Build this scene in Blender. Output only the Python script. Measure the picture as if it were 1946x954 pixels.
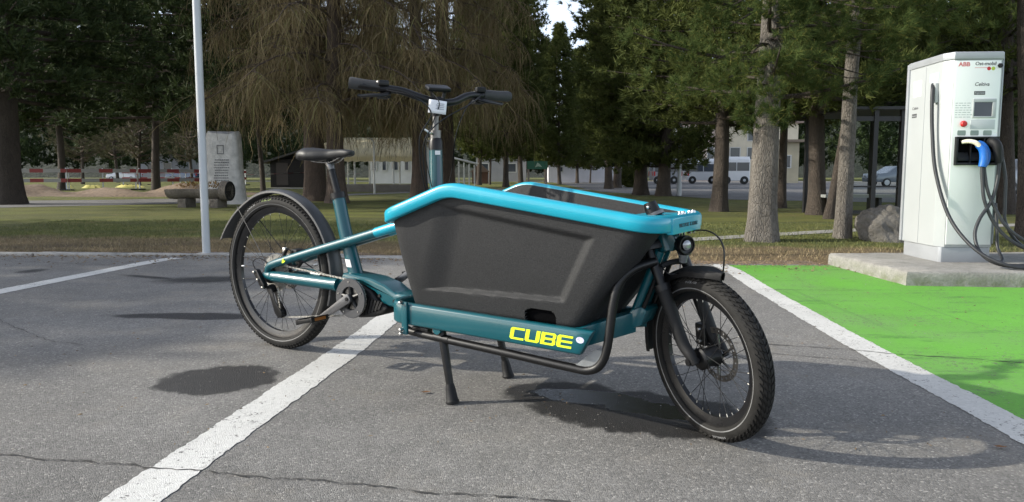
import bpy, bmesh, math, random
import numpy as np
from mathutils import Vector, Matrix
R = math.radians
scene = bpy.context.scene
for _o in list(bpy.data.objects): bpy.data.objects.remove(_o)

# ---------------------------------------------------------------- camera
FPX = 1280.0
cam_d = bpy.data.cameras.new('camera'); cam = bpy.data.objects.new('camera', cam_d)
scene.collection.objects.link(cam); scene.camera = cam
cam_d.sensor_fit = 'HORIZONTAL'; cam_d.sensor_width = 36; cam_d.lens = 36 * FPX / 1946
cam_d.shift_y = -31 / 1946
cam_d.clip_start = 0.05; cam_d.clip_end = 3000
cam.location = (0, 0, 0.85)
cam.rotation_euler = (math.pi / 2 - math.atan(114 / 1280), 0, 0)

# ---------------------------------------------------------------- sky, sun, exposure
SUN_EL, SUN_STR, SKY_STR = 27.0, 2.4, 0.15
world = bpy.data.worlds.new('World'); scene.world = world; world.use_nodes = True
wn, wl = world.node_tree.nodes, world.node_tree.links
wn.clear()
sky = wn.new('ShaderNodeTexSky'); sky.sky_type = 'NISHITA'; sky.sun_disc = False
sky.sun_elevation = R(SUN_EL); sky.sun_rotation = R(-90); sky.altitude = 1800
sky.air_density = 1.0; sky.dust_density = 4.0; sky.ozone_density = 1.0
bgn = wn.new('ShaderNodeBackground'); bgn.inputs['Strength'].default_value = SKY_STR
won = wn.new('ShaderNodeOutputWorld')
hsv = wn.new('ShaderNodeHueSaturation'); hsv.inputs['Saturation'].default_value = 0.52
wl.new(sky.outputs[0], hsv.inputs['Color']); wl.new(hsv.outputs[0], bgn.inputs[0]); wl.new(bgn.outputs[0], won.inputs[0])
sd = bpy.data.lights.new('sun', 'SUN'); sun = bpy.data.objects.new('sun', sd)
scene.collection.objects.link(sun)
sd.energy = SUN_STR; sd.angle = R(0.7); sd.color = (1.0, 0.945, 0.83)
# the sun stands to the left of the view (world -X), light travels to +X and down
_sv = Vector((math.cos(R(SUN_EL)), 0.02, -math.sin(R(SUN_EL))))
sun.rotation_euler = _sv.to_track_quat('-Z', 'Y').to_euler(); sun.location = (-20, 0, 12)
vs = scene.view_settings
scene.display_settings.display_device = 'sRGB'
vs.view_transform = 'Standard'; vs.look = 'None'; vs.gamma = 1.0; vs.exposure = 1.3
try: vs.use_curve_mapping = False
except Exception: pass
scene.render.film_transparent = False
scene.cycles.max_bounces = 6; scene.cycles.diffuse_bounces = 3; scene.cycles.glossy_bounces = 3
scene.cycles.transmission_bounces = 6; scene.cycles.transparent_max_bounces = 8
scene.cycles.use_denoising = True

# ---------------------------------------------------------------- helpers
COL = scene.collection
rng = np.random.default_rng(7)
def V(*a): return Vector(a)
def cr(pts, k=6, closed=False):
    """Catmull-Rom through points"""
    P = [Vector(p) for p in pts]; n = len(P); out = []
    seg = n if closed else n - 1
    for i in range(seg):
        if closed: a, b, c, d = P[i-1], P[i], P[(i+1) % n], P[(i+2) % n]
        else: a, b, c, d = P[max(i-1, 0)], P[i], P[i+1], P[min(i+2, n-1)]
        for j in range(k):
            t = j / k
            out.append(.5*((2*b)+(c-a)*t+(2*a-5*b+4*c-d)*t*t+(-a+3*b-3*c+d)*t**3))
    if not closed: out.append(P[-1])
    return out
def lerp(a, b, t): return a + (b - a) * t
def interp(xs, ys, x): return float(np.interp(x, xs, ys))
class MB:
    def __init__(s): s.v = []; s.f = []; s.m = []
    def add(s, vs, fs, mat=0):
        o = len(s.v); s.v += [tuple(x) for x in vs]
        s.f += [tuple(i + o for i in q) for q in fs]; s.m += [mat] * len(fs); return s
    def tube(s, path, r, n=10, mat=0, closed=False, cap=True, sq=1.0):
        P = [Vector(p) for p in path]; L = len(P)
        if not hasattr(r, '__len__'): r = [r] * L
        tang = []
        for i in range(L):
            if closed: t = P[(i+1) % L] - P[i-1]
            else: t = P[min(i+1, L-1)] - P[max(i-1, 0)]
            tang.append(t.normalized() if t.length > 1e-9 else Vector((0, 0, 1)))
        up = Vector((0, 0, 1)) if abs(tang[0].z) < .9 else Vector((0, 1, 0))
        x = tang[0].cross(up).normalized(); vs = []
        for i in range(L):
            x = (x - tang[i] * x.dot(tang[i]))
            x = x.normalized() if x.length > 1e-6 else tang[i].orthogonal().normalized()
            y = tang[i].cross(x)
            for k in range(n):
                a = 2*math.pi*k/n; vs.append(P[i] + (x*math.cos(a) + y*math.sin(a)*sq) * r[i])
        fs = []
        for i in range(L if closed else L-1):
            j = (i+1) % L
            for k in range(n):
                k2 = (k+1) % n; fs.append((i*n+k, i*n+k2, j*n+k2, j*n+k))
        if cap and not closed:
            fs.append(tuple(range(n-1, -1, -1))); fs.append(tuple((L-1)*n+k for k in range(n)))
        return s.add(vs, fs, mat)
    def box(s, c, size, M=None, mat=0):
        hx, hy, hz = (q/2 for q in size); c = Vector(c)
        vs = [Vector((x, y, z)) for z in (-hz, hz) for y in (-hy, hy) for x in (-hx, hx)]
        vs = [(M @ q if M else q) + c for q in vs]
        return s.add(vs, [(0,2,3,1),(4,5,7,6),(0,1,5,4),(2,6,7,3),(0,4,6,2),(1,3,7,5)], mat)
    def prism(s, poly, fn, d0, d1, mat=0):
        """poly: 2-D points; fn(a,b,d) -> 3-D"""
        n = len(poly)
        vs = [fn(a, b, d0) for a, b in poly] + [fn(a, b, d1) for a, b in poly]
        fs = [tuple(range(n-1, -1, -1)), tuple(range(n, 2*n))] + [(i, (i+1) % n, n+(i+1) % n, n+i) for i in range(n)]
        return s.add(vs, fs, mat)
    def flat(s, poly, fn, mat=0):
        return s.add([fn(a, b) for a, b in poly], [tuple(range(len(poly)))], mat)
    def lathe(s, prof, M=None, n=32, mat=0, a0=0, a1=2*math.pi):
        """prof: (radius, along) about local Y axis"""
        full = abs(a1-a0-2*math.pi) < 1e-6; m = n if full else n+1; vs = []
        for i in range(m):
            a = a0 + (a1-a0)*i/n
            for r_, y in prof:
                q = Vector((r_*math.cos(a), y, r_*math.sin(a))); vs.append(M @ q if M else q)
        k = len(prof); fs = []
        for i in range(n):
            j = (i+1) % m
            for q in range(k-1): fs.append((i*k+q, j*k+q, j*k+q+1, i*k+q+1))
        return s.add(vs, fs, mat)
    def loft(s, loops, mat=0, closed_u=True, cap=True):
        n = len(loops[0]); vs = [p for l in loops for p in l]; fs = []
        for i in range(len(loops)-1):
            for k in range(n if closed_u else n-1):
                k2 = (k+1) % n; fs.append((i*n+k, i*n+k2, (i+1)*n+k2, (i+1)*n+k))
        if cap and closed_u:
            fs.append(tuple(range(n-1, -1, -1))); fs.append(tuple((len(loops)-1)*n+k for k in range(n)))
        return s.add(vs, fs, mat)
    def mesh(s, name, mats, smooth=35, bevel=0, seg=2, recalc=True):
        me = bpy.data.meshes.new(name); me.from_pydata(s.v, [], s.f)
        for m_ in (mats if isinstance(mats, (list, tuple)) else [mats]): me.materials.append(m_)
        me.polygons.foreach_set('material_index', s.m)
        if recalc or bevel:
            bm = bmesh.new(); bm.from_mesh(me)
            if recalc: bmesh.ops.recalc_face_normals(bm, faces=bm.faces)
            if bevel:
                es = [e for e in bm.edges if len(e.link_faces) == 2 and e.calc_face_angle(0) > R(28)]
                bmesh.ops.bevel(bm, geom=es, offset=bevel, segments=seg, profile=.6, affect='EDGES', clamp_overlap=True)
            bm.to_mesh(me); bm.free()
        if smooth:
            me.polygons.foreach_set('use_smooth', [True]*len(me.polygons))
            me.set_sharp_from_angle(angle=R(smooth))
        me.update(); return me
    def build(s, name, mats, parent=None, smooth=35, bevel=0, seg=2, recalc=True):
        return link(name, s.mesh(name, mats, smooth, bevel, seg, recalc), parent)
def link(name, me, parent=None, M=None):
    o = bpy.data.objects.new(name, me); COL.objects.link(o)
    if parent is not None: o.parent = parent
    if M is not None: o.matrix_local = M
    return o
def empty(name, loc=(0, 0, 0), rz=0, parent=None):
    o = bpy.data.objects.new(name, None); COL.objects.link(o); o.location = loc; o.rotation_euler = (0, 0, rz)
    o.empty_display_size = .1
    if parent is not None: o.parent = parent
    return o
def tag(o, label=None, cat=None, group=None, kind=None):
    if label: o['label'] = label
    if cat: o['category'] = cat
    if group: o['group'] = group
    if kind: o['kind'] = kind
    return o
def np_mesh(name, verts, tris, mat, smooth=False, nper=3):
    me = bpy.data.meshes.new(name); nv, nf = len(verts), len(tris)
    me.vertices.add(nv); me.vertices.foreach_set('co', np.asarray(verts, np.float32).ravel())
    me.loops.add(nf*nper); me.loops.foreach_set('vertex_index', np.asarray(tris, np.int32).ravel())
    me.polygons.add(nf); me.polygons.foreach_set('loop_start', np.arange(0, nf*nper, nper, dtype=np.int32))
    if mat: me.materials.append(mat)
    me.update(calc_edges=True)
    if smooth: me.polygons.foreach_set('use_smooth', np.ones(nf, bool))
    me.validate(); return me
def text_obj(name, body, size, mat, parent, M, depth=0.0006, bold=0.0, shear=0.0, align='LEFT', space=1.0, sx=1.0):
    cu = bpy.data.curves.new(name, 'FONT'); cu.body = body; cu.size = size; cu.extrude = depth
    cu.offset = bold; cu.shear = shear; cu.align_x = align; cu.resolution_u = 3; cu.space_character = space
    t = bpy.data.objects.new(name, cu); COL.objects.link(t)
    dg = bpy.context.evaluated_depsgraph_get(); dg.update()
    me = bpy.data.meshes.new_from_object(t.evaluated_get(dg)); bpy.data.objects.remove(t); bpy.data.curves.remove(cu)
    me.transform(Matrix.Diagonal((sx, 1, 1, 1))); me.materials.clear(); me.materials.append(mat); me.name = name
    return link(name, me, parent, M)
def frame(o, ex, ey, ez):
    """matrix from axes"""
    m = Matrix.Identity(4)
    for i, a in enumerate((ex, ey, ez)):
        a = Vector(a)
        for j in range(3): m[j][i] = a[j]
    for j in range(3): m[j][3] = o[j]
    return m

# ---------------------------------------------------------------- materials
def mat(name, col=(.5, .5, .5), rough=.5, metal=0, coat=0, spec=.5, bump=None, var=0, vscale=20, coords='Object', tr=0, var_detail=6):
    """bump=(scale,strength,distance)"""
    m = bpy.data.materials.new(name); m.use_nodes = True
    nt = m.node_tree; b = nt.nodes['Principled BSDF']
    b.inputs['Base Color'].default_value = (*col, 1); b.inputs['Roughness'].default_value = rough
    b.inputs['Metallic'].default_value = metal; b.inputs['Coat Weight'].default_value = coat
    b.inputs['Coat Roughness'].default_value = .08; b.inputs['Specular IOR Level'].default_value = spec
    tc = nt.nodes.new('ShaderNodeTexCoord')
    if var:
        n = nt.nodes.new('ShaderNodeTexNoise'); n.inputs['Scale'].default_value = vscale; n.inputs['Detail'].default_value = var_detail
        nt.links.new(tc.outputs[coords], n.inputs['Vector'])
        r_ = nt.nodes.new('ShaderNodeMapRange'); r_.inputs[1].default_value = .3; r_.inputs[2].default_value = .7
        r_.inputs[3].default_value = 1-var; r_.inputs[4].default_value = 1+var
        nt.links.new(n.outputs[0], r_.inputs[0])
        hs = nt.nodes.new('ShaderNodeMix'); hs.data_type = 'RGBA'; hs.blend_type = 'MULTIPLY'; hs.inputs[0].default_value = 1
        hs.inputs[6].default_value = (*col, 1); nt.links.new(r_.outputs[0], hs.inputs[7]); nt.links.new(hs.outputs[2], b.inputs['Base Color'])
        r2 = nt.nodes.new('ShaderNodeMapRange'); r2.inputs[3].default_value = max(.02, rough-.12); r2.inputs[4].default_value = min(1, rough+.12)
        nt.links.new(n.outputs[0], r2.inputs[0]); nt.links.new(r2.outputs[0], b.inputs['Roughness'])
    if bump:
        n = nt.nodes.new('ShaderNodeTexNoise'); n.inputs['Scale'].default_value = bump[0]; n.inputs['Detail'].default_value = 3
        nt.links.new(tc.outputs[coords], n.inputs['Vector'])
        bp = nt.nodes.new('ShaderNodeBump'); bp.inputs['Strength'].default_value = bump[1]; bp.inputs['Distance'].default_value = bump[2]
        nt.links.new(n.outputs[0], bp.inputs['Height']); nt.links.new(bp.outputs[0], b.inputs['Normal'])
    return m
class NT:
    """tiny node helper"""
    def __init__(s, name, rough=.8):
        s.m = bpy.data.materials.new(name); s.m.use_nodes = True; s.t = s.m.node_tree
        s.b = s.t.nodes['Principled BSDF']; s.b.inputs['Roughness'].default_value = rough
        s.tc = s.t.nodes.new('ShaderNodeTexCoord')
    def set(s, sock, x):
        if isinstance(x, bpy.types.NodeSocket): s.t.links.new(x, sock)
        elif isinstance(x, (tuple, list)) and len(x) == 3 and sock.type == 'RGBA': sock.default_value = (*x, 1)
        else: sock.default_value = x
    def noise(s, scale, detail=4, rough=.5, vec=None, dist=0):
        n = s.t.nodes.new('ShaderNodeTexNoise'); n.inputs['Scale'].default_value = scale; n.inputs['Detail'].default_value = detail
        n.inputs['Roughness'].default_value = rough; n.inputs['Distortion'].default_value = dist
        s.set(n.inputs['Vector'], vec or s.tc.outputs['Object']); return n.outputs[0]
    def voro(s, scale, vec=None, feat='F1', out=0, rnd=1):
        n = s.t.nodes.new('ShaderNodeTexVoronoi'); n.inputs['Scale'].default_value = scale; n.feature = feat; n.inputs['Randomness'].default_value = rnd
        s.set(n.inputs['Vector'], vec or s.tc.outputs['Object']); return n.outputs[out]
    def rng(s, x, a, b, c=0, d=1, smooth=False):
        n = s.t.nodes.new('ShaderNodeMapRange')
        if smooth: n.interpolation_type = 'SMOOTHSTEP'
        s.set(n.inputs[0], x)
        for i, q in enumerate((a, b, c, d)): s.set(n.inputs[1+i], q)
        return n.outputs[0]
    def math(s, op, a, b=0, c=None):
        n = s.t.nodes.new('ShaderNodeMath'); n.operation = op; s.set(n.inputs[0], a); s.set(n.inputs[1], b)
        if c is not None: s.set(n.inputs[2], c)
        return n.outputs[0]
    def mix(s, f, a, b, mode='MIX'):
        n = s.t.nodes.new('ShaderNodeMix'); n.data_type = 'RGBA'; n.blend_type = mode
        s.set(n.inputs[0], f); s.set(n.inputs[6], a); s.set(n.inputs[7], b); return n.outputs[2]
    def mapv(s, scale=(1, 1, 1), loc=(0, 0, 0), rot=(0, 0, 0), src=None):
        n = s.t.nodes.new('ShaderNodeMapping'); s.set(n.inputs[0], src or s.tc.outputs['Object'])
        n.inputs['Scale'].default_value = scale; n.inputs['Location'].default_value = loc; n.inputs['Rotation'].default_value = rot
        return n.outputs[0]
    def sep(s, v=None):
        n = s.t.nodes.new('ShaderNodeSeparateXYZ'); s.set(n.inputs[0], v or s.tc.outputs['Object']); return n.outputs
    def bump(s, hgt, st=.5, dist=.01):
        n = s.t.nodes.new('ShaderNodeBump'); n.inputs['Strength'].default_value = st; n.inputs['Distance'].default_value = dist
        s.set(n.inputs['Height'], hgt); s.t.links.new(n.outputs[0], s.b.inputs['Normal'])
    def out(s, col=None, rough=None):
        if col is not None: s.set(s.b.inputs['Base Color'], col)
        if rough is not None: s.set(s.b.inputs['Roughness'], rough)
        return s.m
# ================================================================ the ground
def sheet(name, poly, z, m, kind='structure', parent=None):
    o = MB().flat(poly, lambda a, b: (a, b, z)).build(name, m, parent, smooth=0, recalc=False)
    if o.data.polygons[0].normal.z < 0: o.data.flip_normals()
    if parent is None: o['kind'] = kind
    return o
def ell_mask(n, ells, namp=.45, nscale=7.0):
    """union of noisy ellipses (x,y,rx,ry,rot,edge)"""
    nz = n.noise(nscale, 5, .6); tot = None
    for x, y, rx, ry, rot, edge in ells:
        mp = n.t.nodes.new('ShaderNodeMapping'); mp.vector_type = 'TEXTURE'
        n.set(mp.inputs[0], n.tc.outputs['Object']); mp.inputs['Location'].default_value = (x, y, 0)
        mp.inputs['Rotation'].default_value = (0, 0, rot); mp.inputs['Scale'].default_value = (rx, ry, 1)
        ln = n.t.nodes.new('ShaderNodeVectorMath'); ln.operation = 'LENGTH'; n.t.links.new(mp.outputs[0], ln.inputs[0])
        q = n.math('ADD', ln.outputs['Value'], n.math('MULTIPLY', n.math('SUBTRACT', nz, .5), namp*2))
        q = n.rng(q, 1-edge, 1+edge, 1, 0, True)
        tot = q if tot is None else n.math('MAXIMUM', tot, q)
    return tot
def asphalt_mat(name, base=(.176, .169, .157), wet=True, scale=1.0):
    n = NT(name)
    big = n.noise(.9, 4, .55); mid = n.noise(9, 4, .6)
    cell = n.voro(160*scale, out=1); cs = n.sep(cell)[0]
    fine = n.noise(420*scale, 2, .6)
    light = n.rng(cs, .0, 1.0, .70, 1.30)
    f2 = n.math('MULTIPLY', light, n.rng(fine, .3, .7, .8, 1.2))
    f2 = n.math('MULTIPLY', f2, n.rng(big, .3, .7, .84, 1.16))
    f2 = n.math('MULTIPLY', f2, n.rng(mid, .25, .75, .88, 1.12))
    f2 = n.math('MULTIPLY', f2, n.rng(n.noise(.33, 5, .6, None, .8), .35, .65, .86, 1.1, True))
    f2 = n.math('MULTIPLY', f2, n.rng(n.noise(3.7, 6, .7, n.mapv((1, .55, 1))), .60, .72, 1, .80, True))
    stone = n.rng(cs, .94, .96, 0, 1)
    col = n.mix(1.0, base, f2, 'MULTIPLY')
    col = n.mix(n.math('MULTIPLY', stone, .45), col, (.40, .38, .345))
    rough = .82
    edge = n.voro(160*scale, feat='DISTANCE_TO_EDGE')
    hgt = n.math('ADD', n.math('MULTIPLY', n.rng(edge, 0, .25, 0, 1), .7), n.math('MULTIPLY', fine, .5))
    if wet:
        damp = ell_mask(n, [(-1.22, 2.74, .235, .205, .1, .10), (-2.0, 4.02, .42, .085, .02, .2), (-1.8, 3.96, .30, .06, 0, .2),
                            (-2.5, 5.42, .36, .17, .1, .5), (-3.0, 5.55, .3, .05, -.4, .5), (-4.26, 5.92, .1, .12, 0, .4),
                            (.47, 2.36, .43, .225, -.36, .08), (.20, 2.56, .25, .15, -.2, .12), (.72, 2.24, .12, .09, 0, .25)], .40, 8)
        pud = ell_mask(n, [(.30, 2.52, .24, .085, -.3, .12), (.52, 2.38, .26, .08, -.38, .15)], .6, 10)
        dust = n.math('MULTIPLY', n.rng(n.noise(2.2, 5, .6), .5, .72, 0, .55, True), n.rng(n.noise(30, 4, .7), .35, .6, 0, 1))
        col = n.mix(dust, col, (.24, .215, .175))
        wetc = n.mix(1.0, col, (.115, .112, .115), 'MULTIPLY')
        col = n.mix(damp, col, wetc)
        rough = n.math('SUBTRACT', n.rng(damp, 0, 1, .84, .62), n.math('MULTIPLY', pud, .42))
        hgt = n.math('MULTIPLY', hgt, n.rng(pud, 0, 1, 1, .12))
    n.bump(hgt, .6, .004)
    return n.out(col, rough)
M_asph = asphalt_mat('asphalt')
M_asph2 = asphalt_mat('street_asphalt', (.13, .125, .12), False, .4)
# lawn: tired spring grass with dry strips
def lawn_mat():
    n = NT('lawn'); s = n.sep()
    big = n.noise(.22, 4, .6); mid = n.noise(1.6, 5, .65); fine = n.noise(38, 4, .7); vf = n.noise(130, 3, .7)
    green = n.mix(n.rng(mid, .3, .7), (.068, .080, .006), (.13, .132, .013))
    dry = n.mix(n.rng(fine, .3, .7), (.125, .085, .036), (.205, .145, .068))
    edge = n.rng(n.math('ADD', s[1], n.math('MULTIPLY', s[0], .13)), 7.2, 9.2, .36, -.12)
    f = n.rng(n.math('ADD', n.math('ADD', n.math('MULTIPLY', mid, .5), n.math('MULTIPLY', big, .5)), edge), .42, .62, 0, 1, True)
    col = n.mix(f, green, dry)
    col = n.mix(1.0, col, n.rng(n.noise(.55, 5, .65, n.mapv((.5, 1.6, 1))), .32, .66, .55, 1.35), 'MULTIPLY')
    col = n.mix(1.0, col, n.rng(n.math('ADD', n.math('MULTIPLY', fine, .5), n.math('MULTIPLY', vf, .5)), .3, .7, .55, 1.45), 'MULTIPLY')
    n.bump(n.math('ADD', fine, vf), .9, .03)
    return n.out(col, .95)
M_lawn = lawn_mat()
sheet('lawn', [(-900, -60), (900, -60), (900, 1500), (-900, 1500)], -.016, M_lawn)
# boundary of the car park, left to right
def edge_y(x): return interp([-40, -5.5, -3.2, -1, 1.9, 3.05, 40], [7.55, 7.05, 6.98, 6.72, 6.42, 6.34, 5.6], x)
bx = [-40, -12, -8, -5.5, -4, -3.2, -2, -1, 0, 1, 1.9, 3.05, 8, 40]
asph = sheet('car_park_asphalt', [(-40, -25), (40, -25)] + [(x, edge_y(x)) for x in reversed(bx)], 0, M_asph)
# cracks: thin dark ribbons lying in the asphalt
M_crack = mat('crack_filler', (.045, .042, .038), .95, var=.3, vscale=60)
def crack(pts, w, seed, amp=.006):
    rr = random.Random(seed); P = cr([(a, b, 0) for a, b in pts], 1)
    Q = []
    for a, b in zip(P[:-1], P[1:]):
        L = (b-a).length; k = max(2, int(L/.018))
        for i in range(k): Q.append(a.lerp(b, i/k))
    Q.append(P[-1]); mb = MB(); L = []; wob = 0
    for i, p in enumerate(Q):
        t = (Q[min(i+1, len(Q)-1)] - Q[max(i-1, 0)]).normalized(); nrm = Vector((-t.y, t.x, 0))
        wob = wob*.85 + rr.uniform(-amp, amp); ww = w*rr.uniform(.15, 1.0)
        L.append((p+nrm*(wob+ww/2), p+nrm*(wob-ww/2)))
    vs = []
    for a, b in L: vs += [(a.x, a.y, .0036), (b.x, b.y, .0036)]
    mb.add(vs, [(2*i, 2*i+1, 2*i+3, 2*i+2) for i in range(len(L)-1)])
    return mb.build('crack', M_crack, asph, smooth=0, recalc=False)
crack([(-3.2, 2.2), (-1.56, 1.98), (-1.06, 1.89), (-.67, 1.83), (-.02, 1.70), (.6, 1.6), (1.5, 1.55)], .0085, 1)
crack([(.85, 3.42), (1.26, 3.32), (1.69, 3.19), (2.32, 2.99), (3.2, 2.8)], .011, 2)
crack([(1.0, 3.25), (1.2, 3.15), (1.64, 2.99)], .007, 3)
crack([(-3.3, 4.1), (-2.4, 3.42), (-2.15, 3.3)], .006, 4)
crack([(1.35, 5.1), (1.75, 4.95), (2.6, 4.9)], .008, 5)
crack([(-5, 6.6), (-3.4, 6.2), (-2.6, 6.25), (-1.4, 6.1)], .012, 6, .012)
# paint
def paint_mat(name, colr, wear, dark=(.1, .095, .09), scale=1.0, streak=False):
    n = NT(name)
    a = n.noise(26*scale, 5, .7); b = n.voro(170, out=1); b = n.sep(b)[0]; c = n.noise(3.2, 3, .5)
    big = n.noise(1.4, 4, .6)
    w = n.math('ADD', n.math('MULTIPLY', a, .55), n.math('ADD', n.math('MULTIPLY', b, .22), n.math('MULTIPLY', c, .28)))
    gap = n.rng(w, wear, wear+.06, 0, 1)
    col = n.mix(1.0, colr, n.rng(n.noise(60, 4, .7), .3, .7, .86, 1.1), 'MULTIPLY')
    col = n.mix(1.0, col, n.rng(big, .3, .7, .86, 1.1), 'MULTIPLY')
    if streak:
        st = n.noise(1.0, 5, .65, n.mapv((1.3, 7, 1), rot=(0, 0, .1)))
        m_ = n.rng(st, .54, .66, 0, .85, True); m_ = n.math('MULTIPLY', m_, n.rng(n.noise(22, 4, .7), .4, .6, .2, 1))
        col = n.mix(m_, col, (.05, .145, .028))
        col = n.mix(n.rng(n.noise(.8, 5, .6), .42, .66, 0, .6, True), col, (.155, .315, .085))
        tyr = n.noise(1.0, 4, .6, n.mapv((5.5, .35, 1), rot=(0, 0, -.35))); col = n.mix(n.rng(tyr, .60, .72, 0, .35, True), col, (.07, .15, .05))
    col = n.mix(gap, col, dark)
    n.bump(n.math('ADD', n.math('MULTIPLY', n.noise(420, 2), .5), n.rng(n.voro(170, feat='DISTANCE_TO_EDGE'), 0, .25, 0, .6)), .45, .004)
    return n.out(col, .7)
M_line = paint_mat('white_road_paint', (.57, .562, .53), .63)
M_green = paint_mat('green_bay_paint', (.118, .36, .034), .625, (.10, .12, .07), 1.0, True)
def ribbon(name, cpts, w, m, z=.0023, jag=.004, step=.03, seed=0):
    rr = random.Random(seed); P = cr([(a, b, 0) for a, b in cpts], 110); mb = MB(); vs = []; j1 = j2 = 0
    for i, p in enumerate(P):
        t = (P[min(i+1, len(P)-1)] - P[max(i-1, 0)]).normalized(); nrm = Vector((-t.y, t.x, 0))
        j1 = j1*.6+rr.uniform(-jag, jag); j2 = j2*.6+rr.uniform(-jag, jag); a = p+nrm*(w/2+j1); b = p-nrm*(w/2+j2); vs += [(a.x, a.y, z), (b.x, b.y, z)]
    mb.add(vs, [(2*i+1, 2*i+3, 2*i+2, 2*i) for i in range(len(P)-1)])
    o = mb.build(name, m, None, smooth=0, recalc=False)
    if o.data.polygons[0].normal.z < 0: o.data.flip_normals()
    o['kind'] = 'structure'; return o
ribbon('parking_line', [(-1.10, .6), (-.985, 1.78), (-.80, 3.24), (-.70, 4.5), (-.62, 6.1)], .158, M_line, seed=1)
ribbon('parking_line', [(-3.95, 3.0), (-3.74, 4.8), (-3.55, 6.4), (-3.44, 6.86)], .17, M_line, seed=2)
ribbon('parking_line', [(1.62, .8), (1.70, 2.18), (1.745, 3.32), (1.87, 4.99), (1.96, 5.9), (1.95, 6.36)], .155, M_line, seed=3)
gl = [(1.70, .4), (1.785, 2.2), (1.825, 3.32), (1.955, 5.0), (2.04, 5.9), (2.03, 6.3)]
gp = cr([(a, b, 0) for a, b in gl], 6)
sheet('green_charging_bay', [(p.x-.012, p.y) for p in gp] + [(3.3, 6.26), (9.0, 5.95), (9.0, .4)], .0012, M_green)
# flush granite kerb between asphalt and lawn, each stone its own piece
M_kerb = mat('granite_kerb', (.30, .285, .26), .85, var=.3, vscale=14, bump=(60, .5, .006))
M_dirt = mat('bare_earth', (.15, .105, .068), .98, var=.4, vscale=9, bump=(40, .8, .02))
ks = empty('kerb'); ks['kind'] = 'structure'
x = -11.5; rr = random.Random(4)
kme = []
for q in range(4):
    L = [1.0, .82, .92, .7][q]; mb = MB().box((0, 0, 0), (L-.02, .15, .1)); me = mb.mesh('kerb_stone', M_kerb, 35, .012)
    for v in me.vertices: v.co += Vector((rr.uniform(-.006, .006), rr.uniform(-.006, .006), rr.uniform(-.004, .004)))
    kme.append((L, me))
while x < .9:
    L, me = kme[rr.randrange(4)]; xc = x+L/2
    if not -.4 < xc < .1:
        sl = (edge_y(x+L)-edge_y(x))/L
        o = link('kerb_stone', me, ks); o.location = (xc, edge_y(xc)+.1+rr.uniform(-.01, .01), -.028+rr.uniform(-.006, .006)); o.rotation_euler = (rr.uniform(-.03, .03), rr.uniform(-.01, .01), math.atan(sl))
    x += L
def strip(name, pts, m, z, kind='structure'):
    """pts: list of (x, y_near, y_far)"""
    return sheet(name, [(a, b) for a, b, c in pts] + [(a, c) for a, b, c in reversed(pts)], z, m, kind)
dpts = []
for i, x in enumerate(np.linspace(-12, 3.0, 60)):
    dpts.append((x, edge_y(x)+.02, edge_y(x)+.42+.25*math.sin(i*.7)*math.sin(i*.31+1)+(.28 if -2.4 < x < -.6 else 0)))
strip('earth_strip', dpts, M_dirt, -.013)
# paths and street
M_conc = mat('path_concrete', (.26, .25, .23), .9, var=.18, vscale=6, bump=(80, .4, .004))
strip('footpath', [(.6, 8.15, 8.6), (2.4, 8.75, 9.15), (3.9, 9.55, 9.95), (5.8, 10.5, 10.95), (9, 11.4, 11.9)], M_conc, -.009)
strip('footpath', [(-40, 14.2, 19.5), (-20, 16.2, 21.2), (-13.4, 17.7, 23.4), (-9.6, 20.4, 26.5), (-7.2, 27, 30.5), (-4, 34, 37)], M_asph2, -.010)
strip('footpath', [(-16, 43, 45.5), (-9, 40, 42.5), (-2, 39, 41), (8, 38, 40)], M_conc, -.0085)
strip('street', [(4.5, 34, 90), (7.5, 23.5, 90), (14, 19.6, 90), (30, 16.5, 90), (160, 12, 95)], M_asph2, -.007)
strip('street', [(-120, 84, 97), (0, 84, 97), (40, 84, 95)], M_asph2, -.0065)
# dug-up earth at the works on the left
def mound(name, x0, x1, y0, y1, hgt, seed):
    mb = MB(); nx, ny = 60, 22; vs = []; r2 = np.random.default_rng(seed); ph = r2.uniform(0, 6, 12)
    for j in range(ny+1):
        for i in range(nx+1):
            a, b = i/nx, j/ny; e = min(1, 5*a, 5*(1-a))*math.sin(math.pi*b)**.7
            z = hgt*e*(.5+.28*math.sin(a*9+ph[0])+.2*math.sin(a*21+ph[1]+b*5)+.16*math.sin(b*13+a*31+ph[2]))+r2.normal(0, .018)*e
            vs.append((lerp(x0, x1, a), lerp(y0, y1, b), max(z, 0)-.03))
    mb.add(vs, [(j*(nx+1)+i, j*(nx+1)+i+1, (j+1)*(nx+1)+i+1, (j+1)*(nx+1)+i) for j in range(ny) for i in range(nx)])
    o = mb.build(name, M_dirt, None, smooth=50); o['kind'] = 'structure'; return o
mound('earth_mound', -23.5, -11.0, 26.5, 31.5, .55, 3)
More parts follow.
